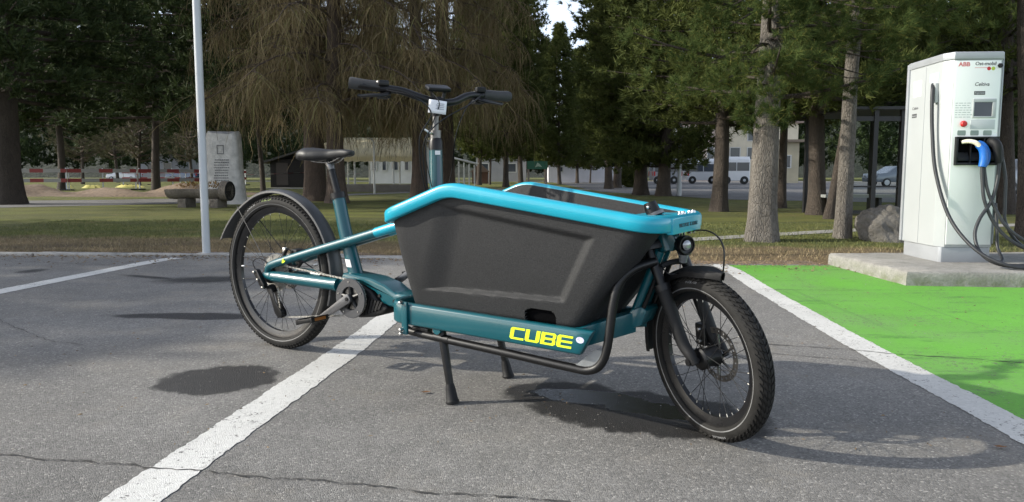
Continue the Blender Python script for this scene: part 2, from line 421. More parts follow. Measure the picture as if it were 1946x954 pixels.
# grass blades near the camera
def grass(name, n, x0, x1, y0, y1, hmin, hmax, w, mats_, seed, cond=None):
    g = np.random.default_rng(seed); x = g.uniform(x0, x1, n); t = g.random(n)
    ey = np.interp(x, [-40, -5.5, -3.2, -1, 1.9, 3.05, 40], [7.55, 7.05, 6.98, 6.72, 6.42, 6.34, 5.6])
    y = ey+.28+(y1-y0)*t**1.25
    pat = .5+.5*np.sin(x*2.1+np.sin(y*1.7)*1.3)*np.sin(y*2.6+x*.7)
    keep = g.random(n) < (.25+.75*pat)*np.clip((y-ey)/.6, .12, 1)
    if cond is not None: keep &= cond(x, y)
    x, y = x[keep], y[keep]; k = len(x)
    a = g.uniform(0, 2*np.pi, k); hh = g.uniform(hmin, hmax, k); tl = g.normal(0, .5, (k, 2))*hh[:, None]
    dx, dy = np.cos(a)*w/2, np.sin(a)*w/2; z0 = np.full(k, -.018)
    v = np.stack([np.stack([x-dx, y-dy, z0], 1), np.stack([x+dx, y+dy, z0], 1), np.stack([x+tl[:, 0], y+tl[:, 1], z0+hh], 1)], 1).reshape(-1, 3)
    o = link(name, np_mesh(name, v, np.arange(3*k).reshape(-1, 3), mats_)); return o
def grass_mat():
    n = NT('grass_blades'); gi = n.t.nodes.new('ShaderNodeNewGeometry'); r_ = gi.outputs['Random Per Island']
    s = n.sep(); mid = n.noise(1.6, 5, .65)
    edge = n.rng(n.math('ADD', s[1], n.math('MULTIPLY', s[0], .13)), 7.2, 9.2, .36, -.12)
    f = n.rng(n.math('ADD', n.math('ADD', n.math('MULTIPLY', mid, .5), n.math('MULTIPLY', n.noise(.22, 4, .6), .5)), edge), .46, .68, 0, 1, True)
    f = n.math('ADD', n.math('MULTIPLY', f, .75), n.math('MULTIPLY', r_, .35))
    col = n.mix(f, (.075, .105, .018), (.23, .175, .095))
    col = n.mix(1.0, col, n.rng(r_, 0, 1, .6, 1.35), 'MULTIPLY'); return n.out(col, .8)
M_gb = grass_mat()
tag(grass('grass', 90000, -8.5, 7.5, 0, 5.5, .018, .05, .007, M_gb, 5), 'short patchy green and straw coloured lawn grass behind the car park', 'grass', kind='stuff')
# litter: dry leaves on the asphalt
M_leaf = mat('dry_leaf', (.16, .075, .03), .8, var=.3, vscale=80)
def leaf(x, y, s, rot, label):
    mb = MB(); pr_ = [(-1, 0, .2), (-.5, .35, .05), (.1, .42, .12), (.7, .22, .02), (1, 0, .25), (.6, -.25, .06), (0, -.4, .1), (-.6, -.3, .03)]
    mb.add([(a*s, b*s, c*s*.8+.005) for a, b, c in pr_] + [(0, 0, .004)], [(i, (i+1) % 8, 8) for i in range(8)])
    o = mb.build('dry_leaf', M_leaf, None, smooth=0); o.location = (x, y, .002); o.rotation_euler = (0, 0, rot)
    return tag(o, label, 'leaf')
leaf(-.335, 2.56, .021, .3, 'small brown dry leaf on asphalt left of the near kickstand foot')
leaf(1.52, 2.03, .02, -.2, 'curled brown leaf on asphalt at the lower right by the white line')

# fallen needles, leaf bits and crumbs along the edge of the asphalt; grit on the asphalt
def litter(name, n, fx, fy, s0, s1, m, seed, z=.006, asp=.3):
    g = np.random.default_rng(seed); x = fx(g, n); y = fy(g, x); a = g.uniform(0, 6.28, n); s = g.uniform(s0, s1, n)
    d = np.stack([np.cos(a), np.sin(a)], 1)*s[:, None]; e = np.stack([-np.sin(a), np.cos(a)], 1)*(s*asp)[:, None]
    c = np.stack([x, y], 1); zz = np.full((n, 1), z); up = zz+(s*g.uniform(.15, .6, n))[:, None]
    v = np.stack([np.hstack([c-d, zz]), np.hstack([c+e, zz]), np.hstack([c+d, zz]), np.hstack([c-e, zz]), np.hstack([c+d*.1, up])], 1).reshape(-1, 3)
    b = (np.arange(n)*5)[:, None, None]; f = (b+np.array([[0, 1, 4], [1, 2, 4], [2, 3, 4], [3, 0, 4]])[None]).reshape(-1, 3)
    return link(name, np_mesh(name, v, f, m))
ey_ = lambda x: np.interp(x, [-40, -5.5, -3.2, -1, 1.9, 3.05, 40], [7.55, 7.05, 6.98, 6.72, 6.42, 6.34, 5.6])
def litter_mat():
    n = NT('needle_litter'); gi = n.t.nodes.new('ShaderNodeNewGeometry'); r_ = gi.outputs['Random Per Island']
    return n.out(n.mix(r_, (.05, .032, .018), (.24, .165, .09)), .9)
M_lit = litter_mat()
tag(litter('needle_litter', 5200, lambda g, n: g.uniform(-9, 3.2, n), lambda g, x: ey_(x)+.05+g.normal(0, 1, len(x))*np.where(g.random(len(x)) < .5, .10, .35)-.05, .006, .022, M_lit, 3), 'brown fallen needles and leaf crumbs along the asphalt edge', 'litter', kind='stuff')
tag(litter('needle_litter', 900, lambda g, n: g.uniform(-3.5, 3.6, n), lambda g, x: g.uniform(2.0, 6.3, len(x)), .003, .010, M_lit, 4), 'scattered needle crumbs across the parking bay', 'litter', kind='stuff')
M_grit = mat('grit', (.26, .25, .23), .9, var=.4, vscale=5)
tag(litter('grit', 4200, lambda g, n: g.uniform(-3, 3, n), lambda g, x: g.uniform(1.55, 5.5, len(x)), .0015, .0042, M_grit, 5, .003, .8), 'fine loose grit scattered on the asphalt', 'grit', kind='stuff')
# ================================================================ the cargo bike
PSI = math.atan2(3.275-2.135, .656+1.138)
bike = empty('cargo_bike', (-1.138, 3.275, 0), -PSI)
tag(bike, 'teal long-wheelbase cargo bicycle with grey load box parked on its kickstand', 'bicycle')
def P(u, w, z): return Vector((u, -w, z))
M_teal = mat('teal_frame_paint', (.002, .070, .088), .32, 0, .35, .4, var=.06, vscale=5)
M_cyan = mat('cyan_rim_paint', (.006, .30, .41), .33, 0, .3, .4, var=.05, vscale=6)
def plastic():
    n = NT('grained_box_plastic'); s = n.noise(210, 4, .75); t = n.noise(7, 4, .6)
    col = n.mix(1.0, (.0180, .0184, .0192), n.math('MULTIPLY', n.rng(s, .34, .66, .6, 1.42), n.rng(t, .3, .7, .92, 1.1)), 'MULTIPLY')
    n.bump(s, .45, .0022); n.b.inputs['Specular IOR Level'].default_value = .32; return n.out(col, .66)
M_plas = plastic()
M_black = mat('black_parts', (.005, .005, .0055), .40, spec=.35, var=.2, vscale=30)
M_matte = mat('matte_black', (.0065, .0065, .007), .6, spec=.3, var=.2, vscale=30, bump=(300, .2, .001))
M_rubber = mat('tyre_rubber', (.0145, .0138, .0128), .76, spec=.25, var=.4, vscale=25, bump=(260, .25, .001))
M_fender = mat('mudguard_plastic', (.040, .041, .043), .42, spec=.45, var=.15, vscale=12)
M_rim = mat('black_rim', (.012, .012, .013), .3, .3, var=.1)
M_steel = mat('bright_steel', (.55, .54, .52), .28, 1, var=.15, vscale=60)
M_dsteel = mat('dark_steel', (.16, .155, .15), .38, 1, var=.2, vscale=60)
M_crank = mat('grey_crank', (.12, .12, .125), .35, .6, var=.1)
M_refl = mat('reflective_stripe', (.17, .17, .17), .4, var=.3, vscale=9)
M_refr = mat('rear_stripe', (.10, .10, .10), .35)
M_cass = mat('cassette_steel', (.36, .345, .31), .45, .35, var=.25, vscale=90)
M_lime = mat('lime_lettering', (.60, .80, .01), .45)
M_white = mat('white_label', (.72, .72, .72), .6)
M_orange = mat('orange_reflector', (.24, .085, .015), .3)
M_greyplate = mat('grey_plate', (.2, .21, .215), .45, .3, var=.15, vscale=30)
M_lens = mat('lamp_lens', (.30, .31, .32), .15, .5)
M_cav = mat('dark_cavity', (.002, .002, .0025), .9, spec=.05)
M_dkblue = mat('dark_print', (.005, .03, .05), .5)

def btube(name, pts, r, m, parent=bike, n=14, sq=1, smooth_k=0, bevel=0):
    pp = [P(*q) for q in pts]
    if smooth_k: pp = cr(pp, smooth_k)
    if hasattr(r, '__len__') and smooth_k:
        rs = np.interp(np.linspace(0, len(pts)-1, len(pp)), range(len(pts)), r)
    else: rs = r
    return MB().tube(pp, rs, n, sq=sq).build(name, m, parent)
def side_prism(name, poly, w0, w1, m, parent=bike, bevel=.006, seg=2):
    return MB().prism(poly, lambda a, b, d: P(a, b and 0 or 0, 0) if False else P(a, d, b), w0, w1).build(name, m, parent, 35, bevel, seg)

# ---- load box -------------------------------------------------------------
def ztop(u):
    z = interp([.9, .955, 1.25, 2.0, 2.1], [.668, .688, .797, .692, .688], u)
    return z
def zs(u): return sum(ztop(u+.011*k) for k in range(-4, 5))/9
def loop_plan(RN, FN, rad, kc, ke_s, ke_f, ke_r):
    """closed plan loop starting rear-near; near side w>0; returns list (u,w,tagpos)"""
    (ur, wr), (uf, wf) = RN, FN
    C = [Vector((ur, wr)), Vector((uf, wf)), Vector((uf, -wf)), Vector((ur, -wr))]; out = []
    pts = []
    for i in range(4):
        a, b, c = C[i-1], C[i], C[(i+1) % 4]
        d1 = (a-b).normalized(); d2 = (c-b).normalized()
        s, e = b+d1*rad, b+d2*rad; arc = []
        for k in range(kc+1):
            t = k/kc; arc.append((1-t)**2*s+2*(1-t)*t*b+t*t*e)
        pts.append(arc)
    for i in range(4):
        out += pts[i]; nx = pts[(i+1) % 4][0]; ke = [ke_s, ke_f, ke_s, ke_r][i]
        for k in range(1, ke): out.append(pts[i][-1].lerp(nx, k/ke))
    return out
KC, KS, KF, KR = 8, 130, 40, 10
topl = loop_plan((.955, .272), (2.0, .232), .075, KC, KS, KF, KR)
botl = loop_plan((1.015, .198), (1.735, .192), .06, KC, KS, KF, KR)
topi = loop_plan((.9745, .2535), (1.974, .1995), .065, KC, KS, KF, KR)
boti = loop_plan((1.035, .176), (1.71, .171), .05, KC, KS, KF, KR)
def notch(u, w):
    if u > 1.9 and abs(w) < .12:
        t = max(0, min(1, (.12-abs(w))/.045)); return u-.135*t*t*(3-2*t)
    return u
PAN = [(1.205, .742), (1.80, .652), (1.682, .43), (1.095, .422)]; RAMP = [.024, .036, .019, .12]
def panel(u, z):
    v = 1.0
    for i in range(4):
        a, b = PAN[i], PAN[(i+1) % 4]; ex, ey = b[0]-a[0], b[1]-a[1]; L = math.hypot(ex, ey)
        d = -((u-a[0])*(-ey)+(z-a[1])*ex)/L
        t = max(0, min(1, (d+RAMP[i]*.2)/RAMP[i])); v = min(v, t*t*(3-2*t))
    return v
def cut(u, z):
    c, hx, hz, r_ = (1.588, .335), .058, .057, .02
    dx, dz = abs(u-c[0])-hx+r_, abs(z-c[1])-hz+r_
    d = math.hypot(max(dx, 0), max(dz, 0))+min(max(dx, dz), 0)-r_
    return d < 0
ZB, NV = .335, 84
def wall(top, bot, inner=False):
    n = len(top); vs = []; cuts = []
    for j in range(NV+1):
        v = j/NV
        for t, b in zip(top, bot):
            ut = notch(t.x, t.y); zt = zs(t.x)+(.017 if inner else 0); vv = v
            u = lerp(b.x, ut, vv); w = lerp(b.y, t.y, vv+.10*math.sin(math.pi*vv)); z = lerp(ZB+(.012 if inner else 0), zt, vv)
            if not inner and v < .06: # rolled bottom edge
                q = (1-v/.06)**2*.014; w -= math.copysign(q, w); 
            if not inner and abs(t.y) > .2 and 1.0 < u < 1.95:
                d = .0165*panel(u, z)
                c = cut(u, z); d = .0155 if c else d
                w -= math.copysign(d, w); cuts.append(c)
            else: cuts.append(False)
            vs.append(P(u, w, z))
    fs, ms = [], []
    for j in range(NV):
        for i in range(n):
            i2 = (i+1) % n; q = (j*n+i, j*n+i2, (j+1)*n+i2, (j+1)*n+i); fs.append(q)
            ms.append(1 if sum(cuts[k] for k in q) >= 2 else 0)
    return vs, fs, ms
mb = MB(); vs, fs, ms = wall(topl, botl); n_ = len(topl)
fs.append(tuple(range(n_))); ms.append(0)
mb.v = [tuple(q) for q in vs]; mb.f = fs; mb.m = ms
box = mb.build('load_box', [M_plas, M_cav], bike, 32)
tag(box, 'dark grey grained plastic load box')
mb = MB(); NVs = NV; NV = 10; vs, fs, ms = wall(topi, boti, True); NV = NVs
fs.append(tuple(range(n_-1, -1, -1))); ms.append(0); mb.v = [tuple(q) for q in vs]; mb.f = fs; mb.m = ms
mb.build('box_lining', M_plas, box, 32, recalc=False)
# faint ring emboss on the inner far wall
arc = [P(1.63+.15*math.cos(a), -.222+.0 - .03*math.sin(a)*.4, .545+.13*math.sin(a)) for a in np.linspace(.1, 3.0, 20)]
# rim: swept rounded section
sec = [(-.025, -.014), (-.019, -.022), (.017, -.0225), (.0222, -.018), (.0228, .014), (.0195, .022), (.012, .0275), (-.012, .0285), (-.020, .0265), (-.025, .018)]
rimp = loop_plan((.948, .280), (2.0, .226), .085, 10, 120, 10, 8); mb = MB(); loops = []
for i, q in enumerate(rimp):
    t = (rimp[(i+1) % len(rimp)]-rimp[i-1]).normalized(); nrm = Vector((-t.y, t.x))
    if nrm.dot(q-Vector((1.4, 0))) < 0: nrm = -nrm
    z = zs(q.x); loops.append([P(q.x+nrm.x*a, q.y+nrm.y*a, z+b) for a, b in sec])
loops.append(loops[0]); mb.loft(loops, cap=False)
rim = mb.build('box_rim', M_cyan, bike, 50); tag(rim, 'bright cyan rim around the load box')
mb = MB(); pl_ = [(1.845, -.10), (1.845, .10), (1.90, .15), (1.992, .19), (1.992, -.19), (1.90, -.15)]
mb.prism(pl_, lambda a, b, d: P(a, b, d), .694, .717); mb.build('rim_plate', M_cyan, rim, 30, .006)
mb = MB(); mb.prism([(2.008, -.15), (2.008, .15), (2.0265, .142), (2.0265, -.142)], lambda a, b, d: P(a, b, d), .664, .7155)
mb.build('front_plate', M_cyan, rim, 30, .004)
for w in (-.14, -.10, -.035, .0):
    MB().lathe([(0, .012), (.006, .010), (.0085, .004), (.0085, 0)], Matrix.Translation(P(2.0, w, .719)) @ Matrix.Rotation(R(90), 4, 'X'), 10).build('bolt', M_steel, rim)
    MB().lathe([(0, .012), (.006, .010), (.0085, .004), (.0085, 0)], Matrix.Translation(P(2.004, w+.005, .662)) @ Matrix.Rotation(R(-90), 4, 'X'), 10).build('bolt', M_steel, rim)
text_obj('lettering', 'WILLY SPORT  ST. MORITZ', .0165, M_dkblue, rim, frame(P(2.0270, .085, .684), P(0, -1, 0), (0, 0, 1), P(1, 0, 0)), .0005, .0004, 0, sx=.95)

# ---- frame ----------------------------------------------------------------
fr = btube('seat_tube', [(.416, 0, .757), (.455, 0, .60), (.527, 0, .385)], [.0285, .030, .033], M_teal, n=18)
tag(fr, 'teal seat tube with a small white sticker')
mb = MB(); mb.add([P(.509-.3*dz+.0335*math.sin(a), .0335*math.cos(a), .44+dz) for dz in (0, .034) for a in np.linspace(-.75, .45, 7)], [(k, k+1, k+8, k+7) for k in range(6)]); mb.build('sticker', M_white, fr, 50, recalc=False)
btube('seat_clamp', [(.420, 0, .742), (.414, 0, .768)], .034, M_black, n=18)
for s in (1, -1):
    o = btube('chainstay', [(-.018, .078*s, .372), (.0, .078*s, .370), (.03, .076*s, .368), (.09, .072*s, .366), (.47, .062*s, .362)], [.012, .017, .022, .027, .0285], M_teal, n=16, smooth_k=4)
    btube('collar', [(.455, .062*s, .362), (.475, .0615*s, .362)], .0315, M_teal, o, 16)
    # high stay from dropout past the seat tube to the column
    o = btube('top_stay', [(.008, .077*s, .385), (.022, .077*s, .412), (.07, .072*s, .432), (.28, .056*s, .492), (.487, .046*s, .548), (.70, .044*s, .606)], [.015, .018, .020, .021, .0215, .0215], M_teal, n=16, smooth_k=5)
    btube('cyan_end', [(.69, .044*s, .6035), (.84, .043*s, .645), (.965, .02*s, .682)], .0222, M_cyan, o, 16)
    MB().flat([(0, 0), (.016, .004), (.026, .014), (.012, .013), (.014, .026), (.003, .018)], lambda a, b: P(.128+a, (.0905 if s > 0 else -.0905), .437+b)).build('logo_mark', M_lime, o, smooth=0, recalc=False)
    side_prism('dropout', [(-.03, .335), (.025, .335), (.04, .36), (.03, .41), (.0, .405), (-.02, .375)], .066*s, .076*s, M_black, bevel=.002)
side_prism('yoke', [(.45, .335), (.45, .388), (.50, .40), (.58, .40), (.585, .36), (.52, .335)], -.066, .066, M_teal, bevel=.016, seg=3)
mf = side_prism('motor_mount', [(.475, .37), (.49, .418), (.56, .412), (.66, .404), (.745, .382), (.80, .352), (.835, .352), (.96, .352), (.96, .292), (.84, .292), (.765, .292), (.725, .302), (.69, .345), (.61, .375)], -.058, .058, M_teal, bevel=.017, seg=3)
for q in ((.716, .335), (.80, .32)):
    MB().lathe([(0, .004), (.007, .004), (.008, 0)], Matrix.Translation(P(q[0], .059, q[1])) @ Matrix.Rotation(math.pi, 4, 'Z'), 10).build('bolt', M_black, mf)
side_prism('motor', [(.50, .345), (.53, .372), (.60, .378), (.665, .352), (.70, .318), (.765, .288), (.748, .262), (.68, .238), (.60, .226), (.54, .232), (.50, .27)], -.062, .064, M_matte, bevel=.02, seg=3)
mb = MB()
for k in range(6):
    a = k*.018; mb.prism([(.62+a, .245+a*.35), (.632+a, .245+a*.35), (.652+a, .32-a*.1), (.64+a, .32-a*.1)], lambda x_, z_, d: P(x_, d, z_), .064, .070)
mb.build('motor_ribs', M_matte, bike, 30)
# deck: U-shaped rail that carries the box
def rail(s):
    path = cr([(.915, .03*s), (.925, .10*s), (.938, .175*s), (.962, .208*s), (1.01, .2175*s), (1.10, .218*s), (1.4, .218*s), (1.79, .218*s)], 6)if False else \
        [Vector((q.x, q.y)) for q in cr([(.915, .03*s, 0), (.922, .11*s, 0), (.932, .178*s, 0), (.962, .210*s, 0), (1.01, .218*s, 0), (1.10, .218*s, 0), (1.4, .218*s, 0), (1.782, .218*s, 0)], 6)]
    loops = []
    for i, q in enumerate(path):
        t = (path[min(i+1, len(path)-1)]-path[max(i-1, 0)]).normalized(); nrm = Vector((-t.y, t.x))*(1 if s > 0 else -1)
        zb = interp([.9, 1.0, 1.78], [.282, .279, .266], q.x); zt = interp([.9, 1.0, 1.78], [.366, .362, .350], q.x); sh = .0
        h_ = .016
        last = i == len(path)-1
        pts = [(-h_, zb+.006), (-h_+.006, zb), (h_-.006, zb), (h_, zb+.006), (h_, zt-.008), (h_-.008, zt), (-h_+.006, zt), (-h_, zt-.006)]
        loops.append([P(q.x+nrm.x*a+((b-.266)*.55-.028 if last else 0), q.y+nrm.y*a, b) for a, b in pts])
    mb = MB(); mb.loft(loops); return mb.build('deck_rail', M_teal, bike, 40, .0015, 1)
rn = rail(1); tag(rn, 'teal side rail with lime CUBE lettering'); rail(-1)
for s in (1, -1):
    MB().loft([[P(a, b*s, z) for (b, z) in ((.2035, .275), (.175, .275), (.175, .34), (.2035, .34))] for a in (1.66, 1.735)]).build('rail_end', M_teal, bike, 30, .003)
for s in (1, -1):
    mb = MB(); A = [(1.70, .20*s), (1.86, .035*s)]
    loops = []
    for (u, w), zb, zt in zip(A, (.272, .322), (.34, .392)):
        loops.append([P(u-.015, w-.018*s, zb), P(u+.015, w+.015*s, zb), P(u+.015, w+.015*s, zt), P(u-.015, w-.018*s, zt)])
    mb.loft(loops); mb.build('nose_beam', M_teal, bike, 30, .004)
side_prism('nose_bracket', [(1.825, .315), (1.895, .35), (1.915, .40), (1.895, .412), (1.86, .40), (1.82, .352)], -.06, .06, M_teal, bevel=.006)
MB().prism([(1.03, -.19), (1.03, .19), (1.72, .19), (1.72, -.19)], lambda a, b, d: P(a, b, d), .318, .3335).build('deck_plate', M_matte, bike, 30)
for u in (1.0, 1.36):
    MB().box(P(u, 0, .305), (.03, .40, .024)).build('cross_tube', M_teal, bike, 30, .003)
# clamp bracket near the rear corner
cb = MB().box(P(1.018, .240, .306), (.026, .012, .125)).build('clamp_plate', M_teal, bike, 30, .003)
for z in (.366, .262, .246):
    MB().lathe([(0, .014), (.006, .012), (.0075, .005), (.0075, 0)], Matrix.Translation(P(1.006, .246, z)) @ Matrix.Rotation(math.pi, 4, 'Z'), 10).build('bolt', M_steel, cb)
MB().box(P(1.06, .19, .255), (.08, .03, .026)).build('cable_guide', M_black, cb, 30, .004)
# head assembly in the middle plane
HT = P(1.907, 0, .731); HB = P(1.907+.232*math.tan(R(23.5)), 0, .731-.232)
side_prism('head_gusset', [(1.885, .70), (1.965, .70), (2.0, .63), (1.985, .598), (1.93, .615), (1.90, .60), (1.872, .635)], -.028, .028, M_teal, bevel=.008)
for s in (1, -1):
    btube('down_tube', [(1.862, .034*s, .378), (1.945, .03*s, .60)], .0175, M_teal, n=14)
    btube('tie_rod', [(1.885, .05*s, .372), (1.952, .046*s, .545)], .008, M_black, n=8)
btube('head_tube', [(1.918, 0, .706), (1.963, 0, .60)], .033, M_teal, n=18)
o = btube('steerer_cap', [(1.895, 0, .757), (1.903, 0, .738), (1.914, 0, .712)], [.021, .024, .026], M_black, n=16)
btube('clamp_ring', [(1.911, 0, .722), (1.916, 0, .712)], .034, M_dsteel, o, 16)
MB().lathe([(0, .01), (.005, .009), (.006, 0)], Matrix.Translation(P(1.90, .022, .742)) @ Matrix.Rotation(math.pi, 4, 'Z'), 8).build('bolt', M_steel, o)
# lettering on the rail
def cube_letters():
    T, t = .27, .175  # stroke widths: uprights, bars
    c1 = .12
    L = {
     'C': [[(c1, 0), (1, 0), (1, t), (T, t), (T, 1-t), (1, 1-t), (1, 1), (c1, 1), (0, 1-c1), (0, c1)]],
     'U': [[(c1, 0), (1-c1, 0), (1, c1), (1, 1), (1-T, 1), (1-T, t), (T, t), (T, 1), (0, 1), (0, c1)]],
     'B': [[(0, 0), (T, 0), (T, 1), (0, 1)], [(T, 0), (1-c1, 0), (1, c1), (1-T*.8, c1+.06), (1-T*.8, t), (T, t)],
           [(T, .5-t/2), (1-T*.8, .5-t/2), (1-T*.8, .5+t/2), (T, .5+t/2)], [(T, 1-t), (1-T*.8, 1-t), (1-T*.8, 1-c1-.06), (1, 1-c1), (1-c1, 1), (T, 1)],
           [(1-T*.8, c1+.06), (1, c1), (1, .5-c1), (.93, .5), (1-T*.8, .5)], [(1-T*.8, .5), (.93, .5), (1, .5+c1), (1, 1-c1), (1-T*.8, 1-c1-.06)]],
     'E': [[(c1, 0), (1, 0), (1, t), (T, t), (T, .5-t/2), (1, .5-t/2), (1, .5+t/2), (T, .5+t/2), (T, 1-t), (1, 1-t), (1, 1), (c1, 1), (0, 1-c1), (0, c1)]]}
    x0, Wd, gap, H_ = 1.486, .0565, .0042, .042
    for i, ch in enumerate('CUBE'):
        mb = MB()
        for poly in L[ch]:
            mb.flat(poly, lambda a, b: P(x0+i*(Wd+gap)+a*Wd+b*H_*.20, .2347, .2885-.0165*((x0+i*(Wd+gap)+a*Wd)-1.488)+b*H_))
        mb.build('letter', M_lime, rn, smooth=0, recalc=False)
cube_letters()
MB().flat([(.0115*math.cos(a)*1.25, .0105*math.sin(a)) for a in np.linspace(0, 2*math.pi, 20)[:-1]], lambda a, b: P(1.757+a, .2347, .318+b)).build('round_sticker', mat('sticker_lilac', (.5, .5, .68), .4, var=.3, vscale=120), rn, smooth=0, recalc=False)
# skid tube with corner plate, both ends fixed to the frame
btube('skid_tube', [(.995, .19, .258), (1.03, .20, .245), (1.4, .20, .227), (1.70, .20, .212), (1.775, .20, .213), (1.815, .198, .240), (1.835, .193, .30), (1.848, .18, .44), (1.862, .165, .505), (1.895, .13, .548), (1.94, .06, .567)], .0148, M_black, n=14, smooth_k=6)
btube('tube_sleeve', [(1.13, .20, .2405), (1.20, .20, .237)], .0165, M_black, n=14)
side_prism('corner_plate', [(1.715, .215), (1.775, .222), (1.812, .252), (1.826, .285), (1.80, .287)], .196, .204, M_greyplate, bevel=.0)
for s, top in ((1, (1.158, .195, .275)), (-1, (1.158, -.165, .275))):
    ft = (1.218, .207, 0) if s > 0 else (1.218, -.178, 0)
    q = lambda t: tuple(lerp(a, b, t) for a, b in zip(top, ft))
    k = btube('kickstand_leg', [q(0), q(.3), q(.78)], [.0165, .0165, .0145], M_black)
    btube('rubber_foot', [q(.74), q(.80), q(.95), q(.965), q(.999)], [.0155, .019, .0225, .0255, .025], M_matte, k, 16)
    btube('pivot', [(top[0], top[1]-.03, top[2]), (top[0], top[1]+.03, top[2])], .018, M_teal, k, 12)
btube('stand_axle', [(1.158, -.17, .275), (1.158, .20, .275)], .012, M_black)
# ---- drivetrain -------------------------------------------------------------
CK = (.575, .315)
def disc(name, u, z, w0, w1, prof, m, parent, n=40):
    return MB().lathe([(r_, -a) for r_, a in prof], Matrix.Translation(P(u, 0, z)), n).build(name, m, parent, 30)
crk = disc('chainring', *CK, 0, 0, [(.052, .088), (.086, .088), (.088, .091), (.086, .0945), (.052, .0945), (.050, .091), (.052, .088)], mat('guard_ring', (.055, .056, .06), .45, .2), bike, 48)
for k in range(5):
    a = 2*math.pi*k/5+.4
    MB().lathe([(0, .0975), (.004, .0973), (.0045, .0945)][::-1], None, 8) if False else None
    o = MB().lathe([(0, -.0975), (.0035, -.0973), (.004, -.0945)], Matrix.Translation(P(CK[0]+.072*math.cos(a), 0, CK[1]+.072*math.sin(a))), 8).build('bolt', M_steel, crk)
    MB().tube([P(CK[0]+.01*math.cos(a), .086, CK[1]+.01*math.sin(a)), P(CK[0]+.055*math.cos(a), .088, CK[1]+.055*math.sin(a))], [.012, .007], 8).build('spider_arm', M_black, crk)
mb = MB(); NT_ = 38
poly = []
for k in range(NT_*4):
    a = 2*math.pi*k/(NT_*4); poly.append((.081 if k % 4 in (0, 1) else .077, a))
mb.prism([(CK[0]+r_*math.cos(a), CK[1]+r_*math.sin(a)) for r_, a in poly], lambda x_, z_, d: P(x_, d, z_), .079, .083)
mb.build('chainring_teeth', M_dsteel, crk, 30)
PD = (.412, .216); PF = (2*CK[0]-PD[0], 2*CK[1]-PD[1])
for s, pd in ((1, PD), (-1, PF)):
    d = Vector((pd[0]-CK[0], pd[1]-CK[1])); L = d.length; d.normalize(); n2 = Vector((-d.y, d.x))
    prof = [(-.017, .012), (-.012, .018), (0, .021), (.02, .0195), (L-.03, .0145), (L, .0145), (L+.012, .009), (L+.014, 0)]
    poly = [(CK[0]+d.x*a+n2.x*b, CK[1]+d.y*a+n2.y*b) for a, b in prof] + [(CK[0]+d.x*a-n2.x*b, CK[1]+d.y*a-n2.y*b) for a, b in reversed(prof)]
    cr_ = side_prism('crank_arm', poly, s*.098, s*.114, M_crank, bevel=.003)
    MB().lathe([(0, -.118*s), (.008, -.1175*s), (.009, -.1135*s)], Matrix.Translation(P(*[CK[0], 0, CK[1]])), 12).build('axle_bolt', M_black, cr_)
    pc = P(pd[0], s*.165, pd[1]); tilt = Matrix.Rotation(R(-12), 3, 'Y')
    ped = MB()
    for a in (-.045, .045): ped.box(pc+tilt @ Vector((a, 0, 0)), (.016, .095, .024), tilt)
    for b in (-.042, .042): ped.box(pc+tilt @ Vector((0, b, 0)), (.074, .011, .018), tilt)
    ped.tube([P(pd[0], s*.112, pd[1]), P(pd[0], s*.21, pd[1])], .009, 10)
    pe = ped.build('pedal', M_black, bike, 30, .003)
    for a in (-.0538, .0538): MB().box(pc+tilt @ Vector((a, 0, 0)), (.003, .06, .013), tilt).build('reflector', M_orange, pe, 0)
btube('crank_axle', [(CK[0], -.1, CK[1]), (CK[0], .1, CK[1])], .014, M_black)
# chain
cas = (0, .372)
chain = []
def runs(a, b, n_): return [tuple(lerp(p, q, i/n_) for p, q in zip(a, b)) for i in range(n_)]
top_run = runs((.0, .045, .372+.052), (CK[0]-.02, .081, CK[1]+.079), 50)
arc_r = [(CK[0]+.079*math.cos(a), .081, CK[1]+.079*math.sin(a)) for a in np.linspace(1.8, -1.75, 28)]
bot_run = runs((CK[0]-.02, .081, CK[1]-.079), (.092, .062, .171), 38)
jw = [(.090+.02*math.cos(a), .061, .190+.02*math.sin(a)) for a in np.linspace(-1.6, -3.6, 6)]
up_run = runs((.072, .06, .200), (.045, .055, .318), 10)
mb = MB(); pts = [P(*q) for q in top_run+arc_r+bot_run+jw+up_run]
acc = 0; last = pts[0]; i = 0
for a, b in zip(pts[:-1], pts[1:]):
    dd = (b-a)
    if dd.length < 1e-5: continue
    t = dd.normalized(); sd_ = Vector((0, 1, 0)); upv = t.cross(sd_).normalized(); Mx = Matrix((t, sd_, upv)).transposed()
    mb.box((a+b)/2, (dd.length*.8, .0085 if i % 2 else .006, .0075 if i % 2 else .006), Mx); i += 1
mb.build('chain', M_cass, bike, 0)
